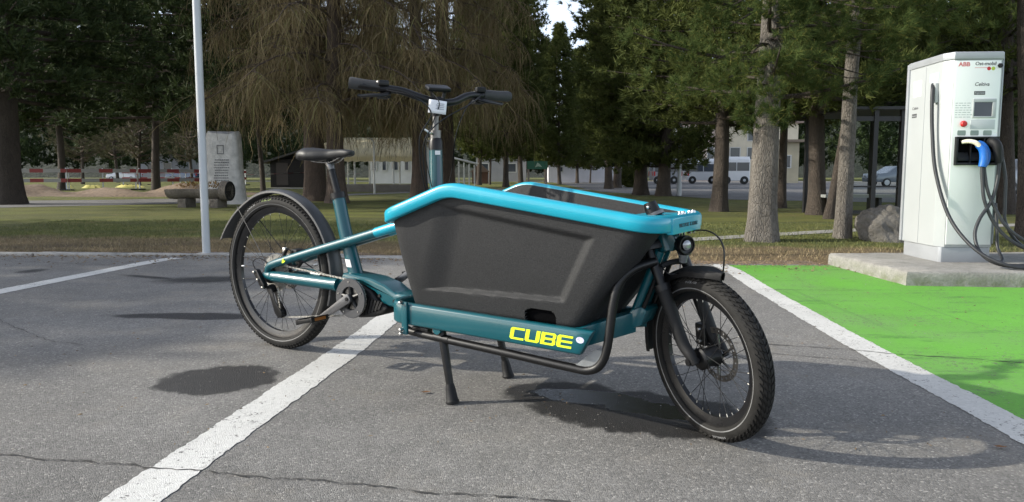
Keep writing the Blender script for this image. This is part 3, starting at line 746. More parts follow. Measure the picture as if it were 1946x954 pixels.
# ---- wheels -----------------------------------------------------------------
def make_wheel(name, Mw, Rt, rt, r_rim, nsp, tread_rows, hubw, label, front):
    """local frame: x forward, y left, z up; Mw = placement in the bike"""
    hub = MB().lathe([(0, -hubw/2), (.009, -hubw/2), (.010, -hubw*.36), (.026, -hubw*.34), (.026, -hubw*.31), (.016, -hubw*.25), (.018, 0), (.016, hubw*.25), (.026, hubw*.31), (.026, hubw*.34), (.010, hubw*.36), (.009, hubw/2), (0, hubw/2)] if not front else
        [(0, -hubw/2), (.010, -hubw/2), (.012, -hubw*.4), (.030, -hubw*.36), (.036, -hubw*.30), (.036, -hubw*.26), (.031, -.01), (.031, .01), (.036, hubw*.26), (.036, hubw*.30), (.030, hubw*.36), (.012, hubw*.4), (.010, hubw/2), (0, hubw/2)], None, 28)
    w = hub.build(name, M_black, bike, 30); w.matrix_local = Mw; tag(w, label)
    # tyre: carcass section plus tread
    Rc = Rt-rt; prof = []
    for k in range(25):
        a = R(-128+256*k/24); s = rt*(1.0 if abs(math.degrees(a)) > 45 else 1.0)
        prof.append((Rc+s*math.cos(a), s*math.sin(a)*1.02))
    mb = MB(); mb.lathe(prof+[(prof[-1][0]-.004, prof[-1][1]*.5), (prof[0][0]-.004, prof[0][1]*.5), prof[0]], None, 96)
    nb = int(2*math.pi*Rt/.0225); hb = .0046
    for i in range(nb):
        for (off, phase, half, lw, sk) in tread_rows:
            th = 2*math.pi*(i+phase)/nb; q = []
            for (e1, e2) in ((-1, -1), (1, -1), (1, 1), (-1, 1)):
                a = off+half*e2; tt = th+e1*lw/Rt+sk*e2
                for hh in (0, hb):
                    rr_ = Rc+(rt+hh-.0004)*math.cos(a)
                    q.append((rr_*math.cos(tt), (rt+hh-.0004)*math.sin(a)*1.02, rr_*math.sin(tt)))
            mb.add(q, [(1, 3, 5, 7), (0, 1, 3, 2), (2, 3, 5, 4), (4, 5, 7, 6), (6, 7, 1, 0)])
    ty = mb.build('tyre', M_rubber, w, 40)
    for s in (-1, 1):
        ring = []
        for a in (R(83), R(90)): ring.append((Rc+(rt+.0007)*math.cos(a+R(18)), s*(rt+.0007)*math.sin(a+R(18))*1.02))
        MB().lathe(ring, None, 96).build('reflective_stripe', M_refl if front else M_refr, w, 40)
    # rim
    bw = .0155; rr_ = Rc-rt*.55
    MB().lathe([(rr_+.006, -bw), (rr_+.008, -bw-.002), (rr_, -bw-.0025), (r_rim+.012, -bw*.8), (r_rim, -.008), (r_rim, .008), (r_rim+.012, bw*.8), (rr_, bw+.0025), (rr_+.008, bw+.002), (rr_+.006, bw), (rr_-.004, bw-.003), (rr_-.004, -bw+.003), (rr_+.006, -bw)], None, 96).build('rim', M_rim, w, 35)
    # spokes, laced three-cross; four shapes shared round the wheel
    fl = .033 if front else .024
    for side in (-1, 1):
        for lead in (-1, 1):
            y0 = side*hubw*(.28 if front else .32)
            a0 = lead*R(62 if not front else 48)
            mb = MB(); A = Vector((fl*math.cos(a0), y0, fl*math.sin(a0))); B = Vector((r_rim+.001, side*.003, 0))
            mb.tube([A, B], .00105, 6); D = (B-A).normalized()
            mb.tube([B-D*.010, B], .0017, 6, mat=1)
            me = mb.mesh('spoke', [M_matte, M_cass], 40)
            for k in range(nsp//4):
                th = 2*math.pi*(k*4+(0 if side < 0 else 2)+(0 if lead < 0 else 1))/nsp
                link('spoke', me, w, Matrix.Rotation(th, 4, 'Y'))
    return w, ty, Rc
def sidewall_text(w, Rc, rt, body, size, mat_, a_mid, side):
    """letters standing round the sidewall, readable from that side"""
    rad = Rc+rt*.30; da = size*.80/rad; n = len(body)
    for i, ch in enumerate(body):
        if ch == ' ': continue
        # seen from the right side (y<0) letters run clockwise with the wheel's x to the right
        a = a_mid-(i-(n-1)/2)*da
        up = Vector((math.cos(a), 0, math.sin(a))); ex = Vector((math.sin(a), 0, -math.cos(a)))
        tilt = R(17); nrm = Vector((0, -1, 0))
        u2 = (up*math.cos(tilt)-nrm*math.sin(tilt)*-1*-1).normalized(); nz = ex.cross(u2).normalized()
        pos = up*rad+Vector((0, -rt*.985, 0))
        text_obj('tyre_letter', ch, size, mat_, w, frame(pos, ex, u2, nz), .0002, .0003, align='CENTER')
Rr, Rf = .374, .267
ROWS_R = [(0, 0, .20, .0068, .0), (.52, .5, .16, .0060, .012), (-.52, .5, .16, .0060, -.012), (.95, 0, .13, .0050, .0), (-.95, 0, .13, .0050, 0)]
ROWS_F = [(.17, 0, .135, .0072, .016), (-.17, 0, .135, .0072, -.016), (.52, .45, .15, .0066, .030), (-.52, .45, .15, .0066, -.030), (.90, .1, .14, .0052, .03), (-.90, .1, .14, .0052, -.03)]
wr, ty, Rc_ = make_wheel('rear_wheel', Matrix.Translation((0, 0, Rr)) @ Matrix.Rotation(.4, 4, 'Y'), Rr, .031, .292, 32, ROWS_R, .125, 'large black rear wheel with wide tyre', False)
sidewall_text(wr, Rc_, .031, 'PICK-UP', .0125, mat('tyre_green_print', (.18, .26, .03), .6), R(98+23), 1)
sidewall_text(wr, Rc_, .031, 'SCHWALBE', .0115, mat('tyre_grey_print', (.2, .2, .2), .6), R(118+23), 1)
ST, LEAN = R(33.37), R(6.5)
fd = Vector((math.cos(ST), -math.sin(ST), 0)); fn_ = Vector((-math.sin(ST), -math.cos(ST), 0)); zz = Vector((0, 0, 1))
fup = zz*math.cos(LEAN)+fn_*math.sin(LEAN); fax = fn_*math.cos(LEAN)-zz*math.sin(LEAN)
FC = Vector((2.1256, 0, 0))+fup*Rf
MF = frame(FC, fd, -fax, fup)
wf, tyf, Rcf = make_wheel('front_wheel', MF, Rf, .029, .192, 32, ROWS_F, .10, 'small black front wheel turned towards the camera', True)
sidewall_text(wf, Rcf, .029, 'PICK-UP', .010, bpy.data.materials['tyre_grey_print'], R(95), 1)
sidewall_text(wf, Rcf, .029, 'SCHWALBE', .010, bpy.data.materials['tyre_grey_print'], R(-75), 1)
# reflectors clipped on rear spokes
for a in (R(35), R(200)):
    MB().tube([(.262*math.cos(a), -.012, .262*math.sin(a)), (.285*math.cos(a+.01), -.008, .285*math.sin(a+.01))], .003, 8).build('spoke_reflector', M_white, wr)
# cassette and rotors
mb = MB()
for i in range(10):
    rad = .093-i*.006; y = -.020-i*.0036; nt_ = int(rad*560/2)*2; poly = []
    for k in range(nt_):
        for e, q in ((0, 1.0), (.4, 1.0), (.55, .93), (.9, .93)):
            a = 2*math.pi*(k+e)/nt_; poly.append((rad*q*math.cos(a), rad*q*math.sin(a)))
    inner = [(rad*.62*math.cos(a), rad*.62*math.sin(a)) for a in np.linspace(0, 2*math.pi, 40)[:-1]]
    mb.prism(poly, lambda a, b, d: (a, d, b), y, y-.0016)
cs_ = mb.build('cassette', M_cass, wr, 30)
def rotor(parent, y, ro, ri, name):
    mb = MB(); n = 72
    for i in range(n):
        a0, a1 = 2*math.pi*i/n, 2*math.pi*(i+1)/n; hole = i % 3 == 1
        bands = [(ri, ro)] if not hole else [(ri, lerp(ri, ro, .28+.1*(i % 2))), (lerp(ri, ro, .62+.1*(i % 2)), ro)]
        for b0, b1 in bands:
            mb.add([(r_*math.cos(a), y+t, r_*math.sin(a)) for t in (-.0009, .0009) for r_, a in ((b0, a0), (b1, a0), (b1, a1), (b0, a1))],
                   [(0, 1, 2, 3), (7, 6, 5, 4), (0, 3, 7, 4), (1, 5, 6, 2)])
    for k in range(6):
        a = 2*math.pi*k/6; mb.tube([(.02*math.cos(a), y, .02*math.sin(a)), (ri*1.02*math.cos(a+.5), y, ri*1.02*math.sin(a+.5))], .004, 6)
    mb.lathe([(.012, y-.001), (.024, y-.001), (.024, y+.001), (.012, y+.001)], None, 24)
    return mb.build(name, M_dsteel, parent, 30)
rotor(wf, .044, .090, .070, 'brake_rotor'); rotor(wr, .052, .090, .070, 'brake_rotor')
# ---- mudguards -----------------------------------------------------------------
def guard(name, C, fx, fy, fz, angs, rads, halfw, drop, m, th=.003, label=None, prof=None):
    loops = []
    for a, r_, hw in zip(angs, rads, halfw):
        rd = fx*math.cos(a)+fz*math.sin(a); q = []
        sec_ = [(-1, -drop), (-.96, -drop*.35), (-.72, 0), (0, .004), (.72, 0), (.96, -drop*.35), (1, -drop)]
        for s_, dz in sec_: q.append(C+rd*(r_+dz)+fy*(hw*s_))
        for s_, dz in reversed(sec_): q.append(C+rd*(r_+dz-th)+fy*((hw-th)*s_))
        loops.append(q)
    o = MB().loft(loops).build(name, m, bike, 40)
    if label: tag(o, label)
    return o
X, Y, Z = Vector((1, 0, 0)), Vector((0, 1, 0)), Vector((0, 0, 1)); RC = Vector((0, 0, Rr))
aa = [R(a) for a in np.linspace(161, -18, 40)]
gr = guard('rear_mudguard', RC, X, Y, Z, aa, [.404+.045*max(0, (math.degrees(a)-118)/43)**1.6 for a in aa], [.036+.004*max(0, (40-math.degrees(a))/40) for a in aa], .014, M_fender, label='dark grey rear mudguard with flared tail')
for s in (1, -1):
    btube('mudguard_stay', [(-.27, .034*s, .372+.318), (.0, .072*s, .372+.045)], .0022, M_black, gr, 6)
aa = [R(a) for a in np.linspace(71, 188, 34)]
def frr(a): d = math.degrees(a); return .294+.014*max(0, (92-d)/24)**1.3
gf = guard('front_mudguard', FC, fd, -fax, fup, aa, [frr(a) for a in aa], [.040*min(1, .22+.78*max(0, (math.degrees(a)-71)/15)) for a in aa], .024, M_matte, label='matte black front mudguard with pointed nose')
# ---- fork -----------------------------------------------------------------
def W(x, r_, z): return FC+fd*x+fax*r_+fup*z      # r_: to the bike's right
HTc = P(1.907, 0, .731); adir = (HTc-FC).normalized()
fk = None
sdir = adir; sfw = (fd-sdir*fd.dot(sdir)).normalized()
for s in (1, -1):
    b0 = W(0, .062*s, 0); off = fax*(.062*s)
    C0 = FC+off
    pth = [C0+sdir*(-.012)+sfw*.012, C0+sdir*.02+sfw*.004, C0+sdir*.06-sfw*.012, C0+sdir*.14-sfw*.014, C0+sdir*.25-sfw*.012]
    leg = MB().tube(cr(pth, 4), list(np.interp(np.linspace(0, 4, 17), range(5), [.013, .018, .020, .0215, .023])), 16).build('fork_leg', M_matte, bike)
    MB().tube([C0+sdir*.235-sfw*.012, C0+sdir*.40-sfw*.012], .0165, 16).build('stanchion', M_black, leg)
    MB().tube([C0+sdir*.24-sfw*.012, C0+sdir*.262-sfw*.012], .0275, 16).build('seal', M_black, leg)
    MB().tube([C0+sdir*.40-sfw*.012, C0+sdir*.435-sfw*.012], [.0215, .019], 16).build('fork_cap', M_black, leg)
    e = C0+off.normalized()*.012
    MB().tube([e-off.normalized()*.03, e+off.normalized()*.006], [.011, .012], 12).build('axle_nut', M_black, leg)
    MB().lathe([(0, .012), (.006, .011), (.0075, .004), (.0075, 0)], frame(C0+sdir*.345-sfw*.012+off.normalized()*.018, sdir, off.normalized(), sfw), 10).build('bolt', M_dsteel, leg)
mb = MB()
cc = FC+sdir*.395-sfw*.012
mb.loft([[cc+fax*(a)+sfw*b*q+sdir*c_ for b, c_ in ((-.024, -.018), (.024, -.018), (.024, .014), (-.024, .014))] for a, q in ((-.082, .7), (-.062, 1), (-.03, 1), (0, 1.05), (.03, 1), (.062, 1), (.082, .7))])
mb.build('fork_crown', M_black, bike, 35, .006)
MB().tube([cc, cc+sdir*.09], .021, 14).build('steerer', M_black, bike)
# brace that carries mudguard, and brake caliper on the left leg
lb = [FC+fax*(.062*s)+sdir*.258-sfw*.012 for s in (1, -1)]
MB().tube(cr([lb[0], lb[0]+sdir*.055+sfw*.01-fax*.012, (lb[0]+lb[1])/2+sdir*.066+sfw*.016, lb[1]+sdir*.055+sfw*.01+fax*.012, lb[1]], 5), .010, 10).build('fork_brace', M_matte, bike)
cal = MB().box((0, 0, 0), (.05, .034, .075), frame((0, 0, 0), fd, -fax, fup).to_3x3()); cal.v = [tuple(Vector(q)+W(-.066, -.046, .055)) for q in cal.v]
cal = cal.build('front_brake_caliper', M_black, bike, 35, .008)
for z in (.035, .075):
    MB().lathe([(0, .01), (.006, .009), (.0065, 0)], frame(W(-.062, -.028, z), fd, fax, fup), 8).build('bolt', M_steel, cal)
# headlamp on the crown
hl = FC+sdir*.375+sfw*.052-fax*.030
hl = hl-fup*.008; Ml = frame(hl, fax*.88, fd*.9, fup*.88)
lamp = MB().lathe([(0, -.028), (.018, -.026), (.030, -.014), (.036, .004), (.0365, .022), (.034, .026), (.0305, .026)], Ml, 24).build('headlamp', M_black, bike, 40)
MB().lathe([(.0305, .0255), (.0305, .020), (.020, .016), (0, .014)], Ml, 24).build('reflector_bowl', M_black, lamp, 40)
MB().lathe([(.019, .0235), (.014, .027), (.007, .0285), (0, .029)], Ml, 24).build('lens', M_lens, lamp, 40)
mb = MB(); mb.tube([hl-fup*.03, hl-fup*.058-fd*.006], [.017, .012], 12); mb.build('lamp_bracket', M_greyplate, lamp)
# ---- saddle and post ---------------------------------------------------------
btube('seatpost', [(.412, 0, .77), (.373, 0, .885)], .0165, M_black, n=16)
btube('post_head', [(.378, 0, .872), (.366, 0, .902), (.362, 0, .915)], [.017, .021, .016], M_dsteel, n=14)
loops = []
for t in np.linspace(0, 1, 26):
    u = lerp(.192, .515, t)
    hw = interp([0, .05, .14, .28, .42, .6, .8, .95, 1], [.035, .062, .078, .080, .066, .040, .026, .021, .011], t)
    zt = interp([0, .06, .2, .4, .6, .85, 1], [.952, .967, .978, .972, .966, .966, .957], t)
    th = interp([0, .1, .3, .6, .9, 1], [.028, .052, .062, .048, .032, .016], t)
    q = []
    for k in range(20):
        a = 2*math.pi*k/20; ca, sa = math.cos(a), math.sin(a)
        ww = hw*math.copysign(abs(ca)**.75, ca); zz_ = zt-th/2+th/2*math.copysign(abs(sa)**.8, sa)
        if sa < 0: zz_ -= .006*abs(ca); 
        zz_ -= .010*abs(ca)**2.5*(hw/.08)
        if sa > 0 and abs(ca) < .35: zz_ -= .003
        q.append(P(u, ww, zz_))
    loops.append(q)
sad = MB().loft(loops).build('saddle', mat('saddle_vinyl', (.011, .011, .0115), .48, spec=.35, var=.15, vscale=20, bump=(180, .25, .001)), bike, 60)
for s in (1, -1):
    btube('saddle_rail', [(.235, .032*s, .935), (.27, .025*s, .915), (.33, .022*s, .907), (.40, .020*s, .908), (.46, .010*s, .938)], .0035, M_steel, sad, 8, smooth_k=5)
# ---- steering column and cockpit ------------------------------------------------
colu = btube('steering_column', [(.985, 0, .30), (.985, 0, .60), (.983, 0, .953)], [.030, .028, .0265], M_teal, n=20)
btube('column_label', [(.9833, 0, .915), (.983, 0, .944)], .0268, M_white, colu, 20) if False else None
def patch(name, a0, a1, z0, z1, m, rad=.0276):
    mb = MB(); mb.add([P(.9835+rad*math.sin(a), rad*math.cos(a), z) for z in (z0, z1) for a in np.linspace(a0, a1, 8)], [(k, k+1, k+9, k+8) for k in range(7)])
    return mb.build(name, m, colu, 60, recalc=False)
patch('white_sticker', .55, 1.35, .93, .946, M_white); patch('grey_sticker', .8, 1.3, .80, .925, mat('grey_sticker', (.07, .11, .14), .4), .0288)
btube('column_collar', [(.983, 0, .95), (.983, 0, .985), (.983, 0, .998)], [.029, .0275, .022], M_black, n=18)
btube('height_clamp', [(.982, 0, .992), (.982, 0, 1.028)], .023, M_dsteel, n=16)
btube('clamp_lever', [(.985, .02, 1.012), (.99, .045, 1.016), (.975, .06, 1.03)], .005, M_steel, n=8)
btube('inner_post', [(.982, 0, 1.02), (.984, 0, 1.10)], .0135, M_dsteel, n=16)
SB = (.985, 1.135)
Mb = Matrix.Translation((SB[0], 0, 0)) @ Matrix.Rotation(-ST, 4, 'Z')
def Bp(x, side, z): return Mb @ Vector((x, -side, z))   # x forward, side: + right
MB().tube([Bp(0, 0, 1.085), Bp(.0, 0, 1.12), Bp(.012, 0, 1.15)], [.018, .019, .018], 14).build('stem', M_black, bike)
hb_pts = [(-.085, -.345), (-.075, -.30), (-.045, -.22), (-.01, -.14), (.02, -.07), (.03, 0), (.02, .07), (-.01, .14), (-.045, .22), (-.072, .29), (-.080, .325)]
def bz(s_): return 1.137+.046*(1/(1+math.exp(-(abs(s_)-(.082 if s_ > 0 else .112))/.022)))+(.14 if s_ > 0 else .03)*max(0, abs(s_)-.16)*(1 if s_ > 0 else 1)
hb = MB().tube(cr([Bp(x_, s_, bz(s_)) for x_, s_ in hb_pts], 5), .0150, 14).build('handlebar', M_black, bike)
for s in (1, -1):
    e_ = -.034 if s > 0 else 0
    g = MB().tube([Bp(-.048, s*(.218+e_*.2), bz(s*.255)), Bp(-.051, s*(.225+e_*.2), bz(s*.262)), Bp(-.074, s*(.305+e_), bz(s*.31)), Bp(-.084, s*(.352+e_), bz(s*.352)), Bp(-.087, s*(.360+e_), bz(s*.36))], [.0205, .022, .0215, .0235, .0215], 18).build('grip', mat('rubber_grip', (.035, .035, .036), .75, bump=(400, .5, .001), var=.2) if s > 0 else bpy.data.materials['rubber_grip'], bike, 50)
    MB().lathe([(0, 0), (.010, .0015), (.0135, 0)], frame(Bp(-.0872, s*(.3605+e_), bz(s*.36)), Mb.to_3x3() @ Vector((0, 0, 1)), (Bp(-.087, s*.36, 0)-Bp(-.076, s*.31, 0)).normalized(), Vector((0, 0, 1)).cross((Bp(-.087, s*.36, 0)-Bp(-.076, s*.31, 0)).normalized())), 14).build('end_plug', M_greyplate, g, 40)
    cl = MB().tube([Bp(-.048, s*.188, bz(s*.19)), Bp(-.054, s*.206, bz(s*.205))], .0185, 14).build('lever_clamp', M_dsteel, bike)
    MB().tube(cr([Bp(-.040, s*.185, bz(s*.18)-.014), Bp(-.015, s*.195, bz(s*.19)-.022), Bp(.0, s*.215, bz(s*.2)-.030), Bp(-.012, s*.26, bz(s*.22)-.034), Bp(-.030, s*.295, bz(s*.22)-.036), Bp(-.034, s*.302, bz(s*.22)-.032)], 4), list(np.interp(np.linspace(0, 5, 21), range(6), [.014, .014, .011, .0095, .009, .010])), 10, sq=.7).build('brake_lever', M_black, cl)
    MB().tube([Bp(-.02, s*.17, bz(s*.2)-.006), Bp(-.035, s*.215, bz(s*.215)-.006)], [.010, .012], 10).build('lever_body', M_black, cl)
    MB().box(Bp(-.03, s*.205, bz(s*.2)+.020), (.030, .042, .022), Mb.to_3x3()).build('remote_switch' if s > 0 else 'bell', M_black if s > 0 else M_matte, bike, 35, .006)
    MB().box(Bp(-.045, s*.20, bz(s*.2)-.028), (.05, .045, .020), Mb.to_3x3()).build('shifter', M_matte, cl, 35, .006)
    mb = MB()
    mb.lathe([(0, .016), (.010, .0155), (.012, .012), (.012, 0)], Matrix.Translation(Bp(-.043, s*.218, bz(s*.22)+.012)) @ Matrix.Rotation(R(90), 4, 'X'), 10); mb.build('mirror_bolt', M_dsteel, cl)
dm = Mb.to_3x3() @ Matrix.Rotation(R(20), 3, 'Y')
disp = MB().box(Bp(.030, 0, 1.192), (.060, .095, .017), dm).build('display', M_black, bike, 35, .007)
MB().box(Bp(.0255, 0, 1.2015), (.046, .075, .002), dm).build('display_glass', mat('display_glass', (.02, .02, .025), .08), disp, 30)
MB().tube([Bp(.03, .02, 1.15), Bp(.034, .03, 1.188)], .007, 8).build('display_arm', M_black, disp)
MB().tube([Bp(.03, -.02, 1.15), Bp(.034, -.03, 1.188)], .007, 8).build('display_arm', M_black, disp)
MB().tube([Bp(.0, 0, 1.125), Bp(.045, 0, 1.14)], .021, 12).build('bar_clamp', M_black, bike)
# cables
def cable(pts, r_=.0027, parent=bike): return MB().tube(cr(pts, 8), r_, 6).build('cable', M_black, parent)
cable([Bp(.0, -.20, bz(.2)-.01), Bp(.06, -.12, 1.13), P(1.03, .03, 1.06), P(.985, .075, .98), P(.972, .06, .86), P(.985, .04, .74), P(.985, .05, .60)])
cable([Bp(.0, .20, bz(.2)-.01), Bp(.07, .11, 1.15), P(1.01, .06, 1.09), P(.972, .085, 1.0), P(.962, .07, .88), P(.972, .05, .76), P(.985, .05, .60)])
cable([Bp(.03, .03, 1.18), Bp(.075, .01, 1.13), P(1.00, .03, 1.07), P(.97, .05, .95), P(.985, .03, .80)], .002)
cable([Bp(.0, -.16, bz(.16)-.02), Bp(.055, -.10, 1.10), P(1.06, -.03, 1.00), P(1.02, -.06, .88), P(.99, -.05, .75)], .0024)
cable([P(1.99, -.04, .66), P(2.06, -.12, .66), W(-.02, -.11, .34), W(-.02, -.09, .22), W(-.06, -.07, .12), W(-.066, -.05, .09)], .0028)
cable([P(1.95, .05, .56), P(2.0, .09, .535), hl-fup*.08+fax*.02, hl-fd*.02-fup*.01], .002)
# paper price tag hanging from the stem (a thing of its own)
bpy.context.view_layer.update()
Mtag = bike.matrix_world @ frame(Bp(.055, .012, 1.105), Mb.to_3x3() @ Vector((-.10, -.99, .10)).normalized(), Mb.to_3x3() @ Vector((.02, .10, 1)).normalized(), Mb.to_3x3() @ Vector((1, -.1, .0)).normalized())
mb = MB(); nx = 6
vs = []
for j in range(5):
    for i in range(nx+1): a, b = i/nx-.5, j/4; vs.append((a*.072, b*.052-.015, .004*math.cos(a*3)))
mb.add(vs, [(j*(nx+1)+i, j*(nx+1)+i+1, (j+1)*(nx+1)+i+1, (j+1)*(nx+1)+i) for j in range(4) for i in range(nx)])
pt = mb.build('paper_tag', mat('paper', (.78, .78, .8), .8, var=.06, vscale=60), None, 60); pt.matrix_world = Mtag
sm = pt.modifiers.new('thickness', 'SOLIDIFY'); sm.thickness = .0008
tag(pt, 'white paper price tag hanging from the handlebar stem', 'tag')
mb = MB()
for k in range(4): mb.flat([(-.026, .026-k*.007), (.004+.004*(k % 2), .026-k*.007), (.004+.004*(k % 2), .0232-k*.007), (-.026, .0232-k*.007)], lambda a, b: (a, b, .0058))
mb.build('tag_print', mat('faint_print', (.35, .36, .42), .8), pt, 0, recalc=False)
# ---- rear derailleur and small parts at the rear axle ----------------------------
der = side_prism('derailleur', [(-.045, .40), (-.055, .375), (-.03, .345), (-.012, .318), (.012, .305), (.02, .33), (.0, .352), (-.015, .375), (-.03, .395)], .088, .112, M_black, bevel=.005)
side_prism('cage', [(.005, .318), (.03, .322), (.05, .30), (.066, .25), (.108, .205), (.112, .182), (.088, .170), (.062, .192), (.03, .275), (.008, .30)], .082, .088, M_black, der, .002)
side_prism('cage_inner', [(.005, .318), (.03, .322), (.05, .30), (.066, .25), (.108, .205), (.112, .182), (.088, .170), (.062, .192), (.03, .275), (.008, .30)], .055, .059, M_black, der, .002)
for q in ((.024, .306), (.090, .190)):
    poly = [((.020 if k % 2 else .0165)*math.cos(k*math.pi/12)+q[0], (.020 if k % 2 else .0165)*math.sin(k*math.pi/12)+q[1]) for k in range(24)]
    side_prism('jockey_wheel', poly, .062, .079, M_matte, der, .0)
for q in ((-.045, .385), (-.02, .35), (.015, .315)):
    MB().lathe([(0, .01), (.006, .009), (.007, 0)], Matrix.Translation(P(q[0], .111, q[1])) @ Matrix.Rotation(math.pi, 4, 'Z'), 10).build('bolt', M_steel, der)
btube('derailleur_cable', [(-.05, .10, .39), (-.07, .10, .43), (-.03, .09, .45), (.05, .08, .415)], .0026, M_black, der, 6, smooth_k=6)
side_prism('chain_guard_disc', [(.0+.046*math.cos(a), .372+.046*math.sin(a)) for a in np.linspace(0, 2*math.pi, 28)[:-1]], .058, .0635, M_black, bike, .002)
cal2 = MB().box(P(.075, -.062, .455), (.055, .035, .06), Matrix.Rotation(R(20), 3, 'Y')).build('rear_brake_caliper', M_black, bike, 35, .008)
MB().box(P(.135, .0, .475), (.05, .06, .045)).build('lock_body', M_black, bike, 35, .01)
btube('lock_ring', [(.12, .05, .50), (.10, .052, .47), (.13, .052, .43), (.19, .05, .42), (.22, .048, .45)], .008, M_black, bike, 8, smooth_k=5)
MB().box(P(.10, .05, .492), (.02, .012, .03)).build('lock_barrel', M_steel, bike, 35, .003)
btube('stay_bridge', [(.33, -.055, .50), (.33, .055, .50)], .010, M_teal)
btube('stay_bridge', [(.40, -.062, .36), (.40, .062, .36)], .012, M_teal)
cable([P(.10, .03, .50), P(.20, .02, .44), P(.35, .04, .40), P(.50, .04, .39)], .003)
# ================================================================ trees
def bark_mat(name, c0, c1, sc=1.0, plate=True):
    n = NT(name)
    v = n.mapv((1, 1, .3)); wv = n.mapv((1, 1, .16)); a = n.noise(11*sc, 8, .72, v, 1.2); e = n.voro(34*sc, n.mapv((1, 1, .36)), 'DISTANCE_TO_EDGE'); b = n.noise(70*sc, 5, .75, v); fis = n.noise(26*sc, 4, .6, wv, 1.5)
    big = n.noise(2.2, 4, .6)
    f = n.math('ADD', n.math('ADD', n.math('MULTIPLY', a, .5), n.math('MULTIPLY', b, .25)), n.math('MULTIPLY', fis, .25))
    col = n.mix(n.rng(f, .36, .64), c0, c1)
    col = n.mix(1.0, col, n.rng(big, .3, .7, .78, 1.15), 'MULTIPLY')
    col = n.mix(1.0, col, n.rng(n.math('ADD', e, n.math('MULTIPLY', n.math('SUBTRACT', b, .5), .25)), -.02, .08, .68, 1.0), 'MULTIPLY')
    n.bump(n.math('ADD', n.math('MULTIPLY', n.rng(e, 0, .15, 0, 1), .5), n.math('ADD', f, fis)), .9, .022)
    return n.out(col, .92)
M_barkA = bark_mat('pine_bark', (.085, .073, .060), (.205, .185, .158))
M_barkD = bark_mat('dark_bark', (.035, .027, .021), (.085, .066, .05))
M_barkL = bark_mat('larch_bark', (.06, .042, .032), (.14, .10, .075))
def leaf_mat(name, c0, c1, tr=.25, warm=None):
    n = NT(name, .6); gi = n.t.nodes.new('ShaderNodeNewGeometry'); r_ = gi.outputs['Random Per Island']
    big = n.noise(.9, 3, .6)
    f = n.math('ADD', n.math('MULTIPLY', r_, .55), n.math('MULTIPLY', n.rng(big, .3, .7), .45))
    col = n.mix(f, c0, c1)
    if warm: col = n.mix(n.rng(r_, .90, .92), col, warm)
    n.set(n.b.inputs['Base Color'], col); n.b.inputs['Roughness'].default_value = .55
    n.b.inputs['Specular IOR Level'].default_value = .12; n.b.inputs['Roughness'].default_value = .75
    t = n.t.nodes.new('ShaderNodeBsdfTranslucent'); n.set(t.inputs[0], col)
    mx = n.t.nodes.new('ShaderNodeMixShader'); mx.inputs[0].default_value = tr
    n.t.links.new(n.b.outputs[0], mx.inputs[1]); n.t.links.new(t.outputs[0], mx.inputs[2])
    n.t.links.new(mx.outputs[0], n.t.nodes['Material Output'].inputs[0]); return n.m
M_needle = leaf_mat('pine_needles', (.036, .062, .020), (.115, .150, .042), .3, (.2, .19, .05))
M_dark = leaf_mat('dark_conifer_needles', (.022, .036, .016), (.055, .076, .027), .2)
M_mid = leaf_mat('conifer_needles', (.036, .054, .016), (.125, .140, .040), .3)
M_far = leaf_mat('far_foliage', (.06, .062, .036), (.12, .11, .065), .2)
M_twig = leaf_mat('larch_twigs', (.10, .076, .038), (.31, .24, .13), .1, (.24, .23, .09))
def unit(a): return a/np.maximum(np.linalg.norm(a, axis=-1, keepdims=True), 1e-9)
def blades(g, C, D, k, L, w, spread, jit):
    """k thin triangles per clump"""
    m = len(C); c = np.repeat(C, k, 0); d = np.repeat(D, k, 0)
    c = c+g.normal(0, jit, c.shape); d = unit(d+g.normal(0, spread, d.shape))
    l = L*g.uniform(.6, 1.2, (m*k, 1)); s = unit(np.cross(d, g.normal(0, 1, d.shape)))*w*g.uniform(.6, 1.3, (m*k, 1))/2
    v = np.stack([c-s, c+s, c+d*l], 1).reshape(-1, 3); return v
def branch_set(g, H, base, rad, nbr, pads, tufts, padr, shape, rise, droop=0.0, x0=.3):
    C, D, limbs = [], [], []
    for i in range(nbr):
        t = (i+g.random())/nbr; h = base+(H-base)*t; r_ = rad*np.interp(t, *shape)*g.uniform(.75, 1.12)
        az = i*2.39996+g.normal(0, .3); dr = np.array([math.cos(az), math.sin(az), 0]); pts = []
        for s in np.linspace(0, 1, 5): pts.append(dr*r_*s+np.array([0, 0, h+rise*r_*s*s-droop*r_*s]))
        limbs.append((pts, .012+.035*(1-t)*min(1, rad/3)))
        for p in range(pads):
            s = x0+(1-x0)*(p+g.random())/pads; i0 = min(3, int(s*4)); q = pts[i0]*(1-(s*4-i0))+pts[i0+1]*(s*4-i0)
            q = q+np.array([-dr[1], dr[0], 0])*g.normal(0, .28*r_*s)*.6
            pr_ = padr*g.uniform(.6, 1.3); off = unit(g.normal(0, 1, (tufts, 3)))*pr_*g.random((tufts, 1))**.4
            off[:, 2] *= .55
            C.append(q+off); D.append(unit(off*1.0+dr*pr_*.7+np.array([0, 0, pr_*.55])))
    return np.concatenate(C), np.concatenate(D), limbs
def limbs_mesh(name, limbs, m, scale=1.0):
    mb = MB()
    for pts, r_ in limbs:
        pp = [Vector(p) for p in pts]; mb.tube(pp, [r_*scale*(1-.8*i/(len(pp)-1)) for i in range(len(pp))], 5, cap=False)
    return mb.mesh(name, m, 60)
